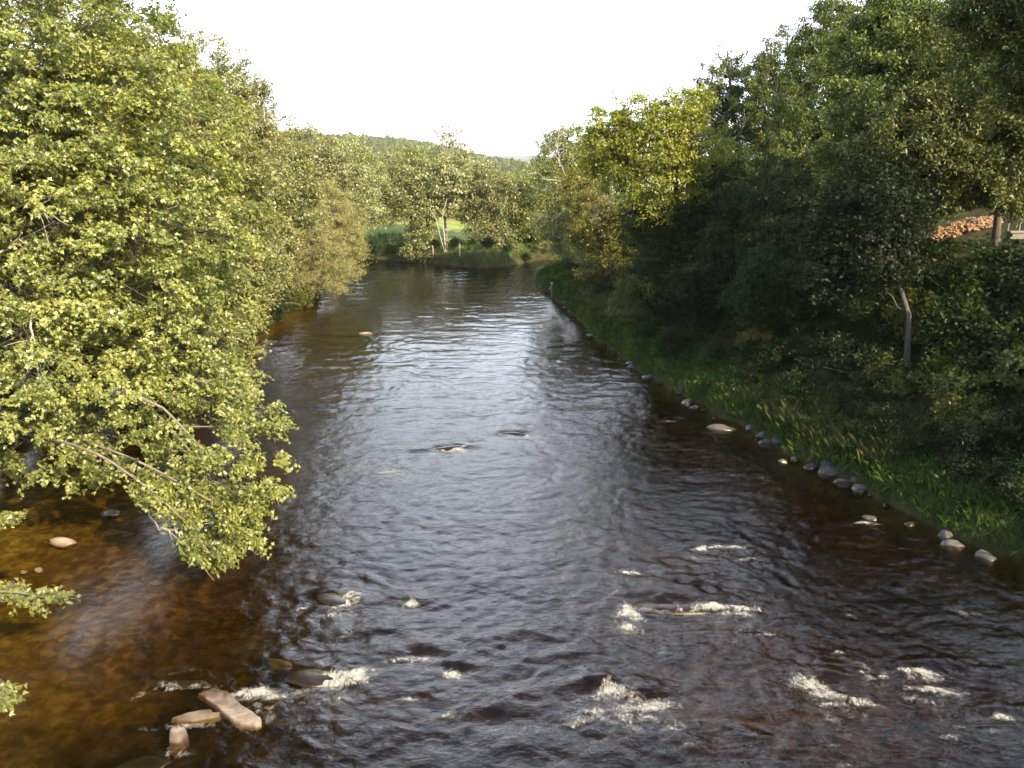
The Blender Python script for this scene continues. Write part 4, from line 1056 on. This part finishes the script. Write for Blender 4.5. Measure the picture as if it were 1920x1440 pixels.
# ------------------------------------------------------------------ far land: wooded hill and blue ridge
def build_hill():
    prof = [(-900, 262), (200, 250), (450, 250), (560, 254), (640, 258), (720, 262), (800, 272), (860, 283), (920, 299), (980, 310), (1060, 316), (1300, 319), (2200, 318)]
    pr = np.array(prof, float); Yc = 1500.0
    crest = np.array([at(p[0], p[1] + 4, Yc)[[0, 2]] for p in prof])
    def hz(X, Y):
        c = np.interp(X * Yc / Yc, crest[:, 0], crest[:, 1]) - 3
        f = sstep(520, Yc, Y) * (1 - sstep(Yc + 100, 2600, Y))
        return 3 + (c - 3) * f + 5 * fbm(X / 90, Y / 90, 3, 71) * f
    xs = np.arange(-1700, 1300, 26.0); ys = np.arange(480, 2700, 30.0)
    X, Y = np.meshgrid(xs, ys)
    me = mesh('hill', np.stack([X.ravel(), Y.ravel(), hz(X, Y).ravel() - .5], 1), [grid_faces(len(ys), len(xs))], True)
    tag(put('hill', me, None, plain_mat('wooded_hill_floor', (0.05, 0.06, 0.02), .95, .4, .01)), kind='structure')
    g = np.random.default_rng(70); n = 15000
    Yt = 640 + 940 * g.random(n) ** .8; Xt = (-0.30 + 0.42 * g.random(n)) * Yt
    Zt = hz(Xt, Yt) - 1
    h = 6.5 + 5.5 * g.random(n) + 4 * (g.random(n) > .93); broad = g.random(n) < .45
    r = np.where(broad, h * (.34 + .1 * g.random(n)), h * (.17 + .05 * g.random(n)))
    sides, rings = 6, 5
    frac = np.linspace(0.06, 1, rings)
    rp = np.where(broad[:, None], np.sin(np.clip(frac * 2.9 + .15, 0, math.pi))[None, :] * .9 + .05, ((1 - frac) + .02)[None, :])
    th = np.arange(sides) * 2 * math.pi / sides
    jit = 1 + .35 * (g.random((n, rings, sides)) - .5)
    V = np.empty((n, rings, sides, 3))
    V[..., 0] = Xt[:, None, None] + (r[:, None] * rp)[..., None] * np.cos(th) * jit
    V[..., 1] = Yt[:, None, None] + (r[:, None] * rp)[..., None] * np.sin(th) * jit
    V[..., 2] = Zt[:, None, None] + (h[:, None] * frac[None, :])[..., None] + .6 * (g.random((n, rings, sides)) - .5)
    i = np.arange(n)[:, None, None] * rings * sides + np.arange(rings - 1)[None, :, None] * sides
    j = np.arange(sides)[None, None, :]; j2 = (j + 1) % sides
    Q = np.stack([i + j, i + j2, i + sides + j2, i + sides + j], -1).reshape(-1, 4)
    tn = np.repeat(np.clip(np.where(broad, .55, .15) + .45 * g.random(n), 0, 1), (rings - 1) * sides)
    me = mesh('hill_forest', V.reshape(-1, 3), [Q], False, None, {'tint': tn})
    tag(put('hill_forest', me, None, M['conifer_far']), 'mixed forest of small pointed conifers covering the hill', 'forest', kind='stuff')
    # blue ridge
    Yr = 6500.0
    pr = [(-1500, 300), (600, 300), (860, 299), (915, 292), (960, 289.5), (1000, 291), (1080, 296), (1500, 300), (3500, 300)]
    cr = np.array([at(a, b, Yr)[[0, 2]] for a, b in pr])
    xs = np.arange(-9000, 9000, 60.0); ys = np.linspace(4800, 8500, 40)
    X, Y = np.meshgrid(xs, ys)
    c = np.interp(X, cr[:, 0], cr[:, 1]) + 5 * fbm(X / 400, Y / 400, 4, 81)
    Z = c * sstep(4800, Yr, Y) * (1 - sstep(Yr + 200, 8500, Y))
    me = mesh('far_ridge', np.stack([X.ravel(), Y.ravel(), Z.ravel() - 1], 1), [grid_faces(len(ys), len(xs))], True)
    tag(put('far_ridge', me, None, plain_mat('distant_forest', (0.05, 0.065, 0.03), .95, .5, .004)), kind='structure')
build_hill()

# ------------------------------------------------------------------ small box / prism helper for made things
def boxes(name, parts, parent=None, mat=None, bevel=0.0):
    """parts: (cx,cy,cz,sx,sy,sz,rz)"""
    import bmesh
    bm = bmesh.new()
    from mathutils import Matrix
    for p in parts:
        cx, cy, cz, sx, sy, sz = p[:6]; rz = p[6] if len(p) > 6 else 0
        mtx = Matrix.Translation((cx, cy, cz)) @ Matrix.Rotation(rz, 4, 'Z') @ Matrix.Diagonal((sx, sy, sz, 1))
        bmesh.ops.create_cube(bm, size=1.0, matrix=mtx)
    if bevel: bmesh.ops.bevel(bm, geom=list(bm.edges), offset=bevel, segments=1, affect='EDGES')
    me = bpy.data.meshes.new(name); bm.to_mesh(me); bm.free()
    return put(name, me, parent, mat)

# road bridge the picture is taken from (its shadow lies on the water below)
def build_bridge():
    root = empty('road_bridge', (0, -4.6, 11.2)); tag(root, 'concrete road bridge whose shadow crosses the water in the foreground', 'bridge')
    con = plain_mat('weathered_concrete', (0.34, 0.32, 0.29), .85, .3, 1.5); asp = plain_mat('asphalt', (0.05, 0.05, 0.05), .9, .3, 5)
    boxes('deck', [(0, 0, -.2, 68, 8.6, .5)], root, con, .02); boxes('road_surface', [(0, 0, .064, 68, 7.0, .02)], root, asp)
    boxes('girder', [(0, y, -1.0, 66, .4, 1.08) for y in (-3, -1, 1, 3)], root, con)
    st = plain_mat('galvanised_steel', (0.42, 0.43, 0.43), .45, .2, 6, .7)
    for sy in (4.15, -4.15):
        r = boxes('railing', [(0, sy, .98, 66, .10, .09), (0, sy, .66, 66, .07, .06), (0, sy, .36, 66, .07, .06)], root, st)
        boxes('post', [(x, sy, .55, .09, .12, .98) for x in np.arange(-32, 32.1, 2.0)], root, st)
    boxes('pier', [(-31, 0, -6.5, 2.2, 7.5, 10), (31.5, 0, -5.2, 2.2, 7.5, 7.4)], root, con)
build_bridge()

# ------------------------------------------------------------------ angler
def skinned(name, joints, edges, radii, mat, parent, sub=2):
    me = bpy.data.meshes.new(name); me.from_pydata(joints, edges, [])
    o = put(name, me, parent, mat)
    md = o.modifiers.new('skin', 'SKIN')
    for v, r in zip(me.skin_vertices[0].data, radii): v.radius = (r, r) if isinstance(r, (int, float)) else r
    me.skin_vertices[0].data[0].use_root = True
    o.modifiers.new('sub', 'SUBSURF').levels = sub; o.modifiers['sub'].render_levels = sub
    md.use_smooth_shade = True
    return o
def build_angler():
    x, y = gp(1034, 549); x += .05
    zb = -.62
    skin = plain_mat('skin', (0.50, 0.31, 0.22), .6, .1, 20); shirt = plain_mat('blue_shirt', (0.07, 0.22, 0.30), .8, .2, 12)
    wad = plain_mat('pale_waders', (0.62, 0.62, 0.56), .7, .15, 10); cap = plain_mat('white_cap', (0.78, 0.77, 0.72), .8, .1, 10); vest = plain_mat('white_vest', (0.60, 0.62, 0.58), .8, .1, 10)
    # faces -x (out over the river)
    J = [(0, 0, .95), (0, -.09, .90), (-.01, -.10, .50), (0, -.10, .08), (-.12, -.10, .04),
         (0, .09, .90), (.03, .11, .50), (.06, .11, .08), (-.06, .11, .04),
         (0, 0, 1.15), (-.01, 0, 1.38), (-.01, -.17, 1.42), (.02, -.22, 1.14), (-.22, -.14, 1.06), (-.30, -.11, 1.07),
         (-.01, .17, 1.42), (.02, .22, 1.14), (-.22, .12, 1.10), (-.30, .09, 1.12), (-.01, 0, 1.50), (-.02, 0, 1.57), (-.015, 0, 1.65), (0, 0, 1.72)]
    E = [(0, 1), (1, 2), (2, 3), (3, 4), (0, 5), (5, 6), (6, 7), (7, 8), (0, 9), (9, 10), (10, 11), (11, 12), (12, 13), (13, 14), (10, 15), (15, 16), (16, 17), (17, 18), (10, 19), (19, 20), (20, 21), (21, 22)]
    Rr = [.13, .085, .058, .045, .04, .085, .058, .045, .04, .12, .13, .055, .042, .034, .03, .055, .042, .034, .03, .052, .078, .09, .06]
    body = skinned('person', J, E, Rr, skin, None)
    body.location = (x, y, zb)
    tag(body, 'person in white cap, blue shirt and pale waders standing in the shallows', 'person')
    hd = Geo()
    for s in (-1, 1):   # five fingers a hand, curled forward
        for k in range(4):
            b = np.array([-.31, s * .10 - .024 + .016 * k, 1.085 - .004 * abs(k - 1)])
            hd.tubes(np.array([b, b + (-.035, 0, .004), b + (-.055, 0, -.018), b + (-.045, 0, -.035)]), np.array([.009, .009, .008, .006]), 6)
        b = np.array([-.29, s * .10 - .03, 1.09]); hd.tubes(np.array([b, b + (-.03, -.012, .012), b + (-.05, -.004, .01)]), np.array([.011, .010, .007]), 6)
    put('hands', hd.me('hands', True), body, skin)
    fg = Geo()
    fg.tubes(np.array([(-.10, 0, 1.655), (-.122, 0, 1.63), (-.118, 0, 1.615)]), np.array([.008, .013, .006]), 6)
    fg.tubes(np.array([(-.09, -.02, 1.585), (-.097, 0, 1.583), (-.09, .02, 1.585)]), np.array([.004, .006, .004]), 6)
    for s in (-1, 1): fg.tubes(np.array([(0, s * .085, 1.67), (.01, s * .098, 1.65), (0, s * .09, 1.62)]), np.array([.012, .018, .008]), 6)
    put('face_features', fg.me('face_features', True), body, skin)
    skinned('waders', [(0, 0, 1.12), (0, 0, .96), (0, -.09, .88), (-.01, -.10, .50), (0, -.10, .06), (0, .09, .88), (.03, .11, .50), (.06, .11, .06)], [(0, 1), (1, 2), (2, 3), (3, 4), (1, 5), (5, 6), (6, 7)],
            [.155, .16, .115, .085, .075, .115, .085, .075], wad, body)
    skinned('shirt', [(0, 0, 1.02), (0, 0, 1.2), (-.01, 0, 1.39), (-.01, -.18, 1.42), (.02, -.23, 1.16), (-.16, -.16, 1.08), (-.01, .18, 1.42), (.02, .23, 1.16), (-.16, .14, 1.115)],
            [(0, 1), (1, 2), (2, 3), (3, 4), (4, 5), (2, 6), (6, 7), (7, 8)], [.16, .165, .15, .075, .062, .05, .075, .062, .05], shirt, body)
    skinned('vest_front', [(-.06, 0, 1.08), (-.06, 0, 1.25), (-.05, 0, 1.40)], [(0, 1), (1, 2)], [.13, .135, .115], vest, body)
    cg = Geo(); th = np.linspace(0, math.pi / 2, 6)
    cg.tubes(np.stack([np.zeros(6) - .0, np.zeros(6), 1.69 + .075 * np.sin(th)], 1), np.maximum(.108 * np.cos(th), .002), 16)
    cg.tubes(np.array([(-.06, 0, 1.70), (-.13, 0, 1.692), (-.18, 0, 1.685)]), np.array([.075, .06, .01]) * .55, 10)
    put('cap', cg.me('cap', True), body, cap)
build_angler()

# ------------------------------------------------------------------ woodpile, house corner, wall and posts on the level ground at the right
def build_yard():
    c = hit(1812, 437, 30, 100)
    lm = plain_mat('fresh_split_wood', (0.33, 0.19, 0.095), .8, .45, 9)
    import bmesh
    protosL = []
    for k in range(4):
        bm = bmesh.new(); n = 4 + k % 2; L = .42
        for s in (-.5, .5):
            vs = [bm.verts.new((s * L, math.cos(2 * math.pi * j / n + k) * (.085 + .02 * (j % 2)), math.sin(2 * math.pi * j / n + k) * .08)) for j in range(n)]
            bm.faces.new(vs)
        bm.verts.ensure_lookup_table()
        for j in range(n): bm.faces.new([bm.verts[j], bm.verts[(j + 1) % n], bm.verts[n + (j + 1) % n], bm.verts[n + j]])
        bmesh.ops.recalc_face_normals(bm, faces=bm.faces); bmesh.ops.bevel(bm, geom=list(bm.edges), offset=.008, segments=1, affect='EDGES')
        me = bpy.data.meshes.new('split_log'); bm.to_mesh(me); bm.free(); me.materials.append(lm); protosL.append(me)
    px = F / (c[1] * CP) ; u = 1 / px
    r_ = random.Random(3)
    for i in range(230):
        t = r_.uniform(-1, 1); w = 62 * u * 1.03
        hh = .62 * (1 - .35 * t * t) * (1 - .75 * max(-t - .3, 0))
        q = r_.random() ** .8; dep = (1 - q) * 1.3
        x = c[0] + t * w; y = c[1] - dep * .9 + .9; z = gz(x, y) + .05 + q * hh * .9
        o = put('split_log', protosL[i % 4]); o.location = (x, y, z)
        o.rotation_euler = (r_.uniform(-.6, .6), r_.uniform(-.7, .7), r_.uniform(-1.4, 1.4)); s = r_.uniform(.8, 1.35); o.scale = (s, s, s)
        tag(o, 'freshly split orange log in the heap at the top of the right bank', 'log', 'split logs heaped at the top of the right bank')
    x, y = c[0] + 16 * u, c[1] + .4
    o = put('stone', rock_mesh('white_stone', .3, .2, .16, 55, 3), None, M['rock_grey'], (x, y, gz(x, y) + .58)); tag(o, 'grey lump resting on top of the log heap', 'rock')
    # low masonry wall
    w = hit(1905, 450, 30, 100)
    wz = at(1905, 433, w[1])[2] - .82; cm = plain_mat('old_mortared_stone', (0.22, 0.20, 0.16), .9, .4, 3)
    rt = empty('low_wall', (w[0] + 2.2, w[1], wz)); tag(rt, 'low pale stone wall right of the log heap', 'wall')
    boxes('wall_body', [(0, 0, .52, 5.4, .4, .36)], rt, cm, .03); boxes('coping', [(0, 0, .76, 5.5, .52, .12)], rt, plain_mat('pale_coping', (0.24, 0.21, 0.17), .85, .3, 4), .02)
    pm = plain_mat('grey_metal_post', (0.25, 0.25, 0.25), .5, .2, 5)
    for pxx, yy, hh, lab in ((1893, 424, .45, 'short thin post standing on the low stone wall'), (1915, 420, .82, 'taller post with a cross bar standing by the low stone wall')):
        q = at(pxx, yy, w[1]); b = boxes('metal_post', [(0, 0, hh / 2, .05, .05, hh)] + ([(0, 0, hh * .8, .45, .04, .05)] if hh > .8 else []), None, pm, .004)
        b.location = (q[0], w[1] + .1, wz + .80); tag(b, lab, 'post')
    # house corner
    h = at(1893, 350, 62.0); gx, gy = h[0] + 5.2, 66.0; g0 = gz(gx, gy) - .3
    house = empty('house', (gx, gy, g0)); tag(house, 'house with grey shingled roof half hidden by trees at the right edge', 'house')
    wh = 3.0
    boxes('wall', [(0, 0, wh / 2, 7.6, 7, wh)], house, plain_mat('dark_brown_siding', (0.10, 0.07, 0.05), .8, .3, 4))
    bm = bmesh.new()
    e = 4.3; rz = 2.6
    V = [(-e, -4, wh - .2), (e, -4, wh - .2), (0, -4, wh + rz), (-e, 4, wh - .2), (e, 4, wh - .2), (0, 4, wh + rz)]
    vs = [bm.verts.new(v) for v in V]
    for f in ((0, 1, 2), (3, 5, 4), (0, 2, 5, 3), (1, 4, 5, 2), (0, 3, 4, 1)): bm.faces.new([vs[k] for k in f])
    bmesh.ops.recalc_face_normals(bm, faces=bm.faces); bmesh.ops.bevel(bm, geom=list(bm.edges), offset=.05, segments=1, affect='EDGES')
    me = bpy.data.meshes.new('roof'); bm.to_mesh(me); bm.free(); put('roof', me, house, plain_mat('grey_shingles', (0.24, 0.23, 0.23), .8, .35, 5))
    wdw = boxes('window', [(-1.6, -3.53, 1.7, 1.1, .08, 1.2)], house, plain_mat('window_glass', (0.03, 0.035, 0.04), .1, .1, 3))
    boxes('window_frame', [(-1.6, -3.56, 2.34, 1.26, .10, .08), (-1.6, -3.56, 1.06, 1.26, .10, .08), (-2.19, -3.56, 1.7, .08, .10, 1.2), (-1.01, -3.56, 1.7, .08, .10, 1.2)], wdw, plain_mat('white_trim', (0.7, 0.68, 0.63), .6, .1, 5))
build_yard()

# posts and stake
pm = plain_mat('weathered_post', (0.40, 0.35, 0.27), .85, .3, 8)
def stake(name, a, b, r, label, cat='post'):
    a, b = np.array(a), np.array(b); G = Geo(); G.tubes(np.array([a - a, (b - a) * .5 + .01, b - a]), np.array([r, r * .95, r * .8]), 7)
    th = np.arange(7); G.V[0] = np.concatenate([G.V[0], [b - a]]); n = len(G.V[0]) - 1
    G.T.append(np.stack([14 + th, 14 + (th + 1) % 7, np.full(7, n)], 1))
    o = put(name, G.me(name, False), None, pm, a); tag(o, label, cat)
for px, lab in ((862, 'pale fence post right of the white birch trunks at the far bank'), (812, 'thin pale fence post left of the white birch trunks at the far bank')):
    x, y = gp(px, 481, 1.5); z = gz(x, y); q = hit(px, 480, 100, 140); x, y, z = q; stake('fence_post', (x, y, z - .2), (x, y, z + (1.7 if px == 862 else 1.4)), .13 if px == 862 else .08, lab)
q = hit(1672, 692); stake('stake', (q[0], q[1], q[2] - .2), (q[0] - .22, q[1], q[2] + 1.0), .035, 'thin bare stake leaning beside the slender grey trunk', 'stake')
# white forked trunk of the birch, in front of its crown
G = Geo(); b = gp(836, 480, 1.0); bz = gz(*b)
for P, r in (([(b[0], b[1], bz - .2), at(833, 440, b[1]), at(829, 405, b[1]), at(838, 372, b[1])], .10), ([(b[0] - .1, b[1], bz - .2), at(826, 446, b[1]), at(817, 408, b[1]), at(803, 388, b[1])], .075), ([(b[0] + .2, b[1], bz), at(838, 440, b[1] + .5), at(841, 410, b[1] + .5)], .04)):
    P = np.array(P, float); u = np.linspace(0, len(P) - 1, 9); S = np.stack([np.interp(u, np.arange(len(P)), P[:, a]) for a in range(3)], 1)
    G.tubes(S, r * (1 - .6 * np.linspace(0, 1, 9)), 7)
for o in list(bpy.data.objects):
    if o.name.startswith('birch_tree'):
        me = G.me('forked_stem', True); me.vertices.foreach_set('co', (np.concatenate(G.V) - np.array(o.location)).astype(np.float32).ravel())
        put('forked_stem', me, o, M['birch'])
# brush heap of dead sticks catching the sun on the slope
q = hit(1632, 708); G = Geo(); g = np.random.default_rng(8)
for k in range(70):
    a = g.normal(size=3) * (.7, .5, .18) + (0, 0, .35); d = unit(g.normal(size=3) * (1, 1, .3)) * (.4 + .6 * g.random())
    G.tubes(np.array([a - d * .5, a + g.normal(size=3) * .05, a + d * .5]), np.array([.014, .012, .006]), 4)
tag(put('brush_heap', G.me('brush_heap', True), None, M['bark_pale'], tuple(q)), 'heap of dry pale sticks catching the sun on the right slope', 'brush heap')

# ------------------------------------------------------------------ the evening air
def build_haze():
    me = boxes('haze', [(0, 3300, 200, 20400, 12000, 408)], None, None)
    t = NT('haze'); pv = t.n('VolumePrincipled'); pv.inputs['Density'].default_value = 6e-5; pv.inputs['Color'].default_value = (0.93, 0.95, 1, 1)
    t.l(pv.outputs[0], t.out.inputs['Volume']); me.data.materials.append(t.m); tag(me, kind='stuff')
build_haze()
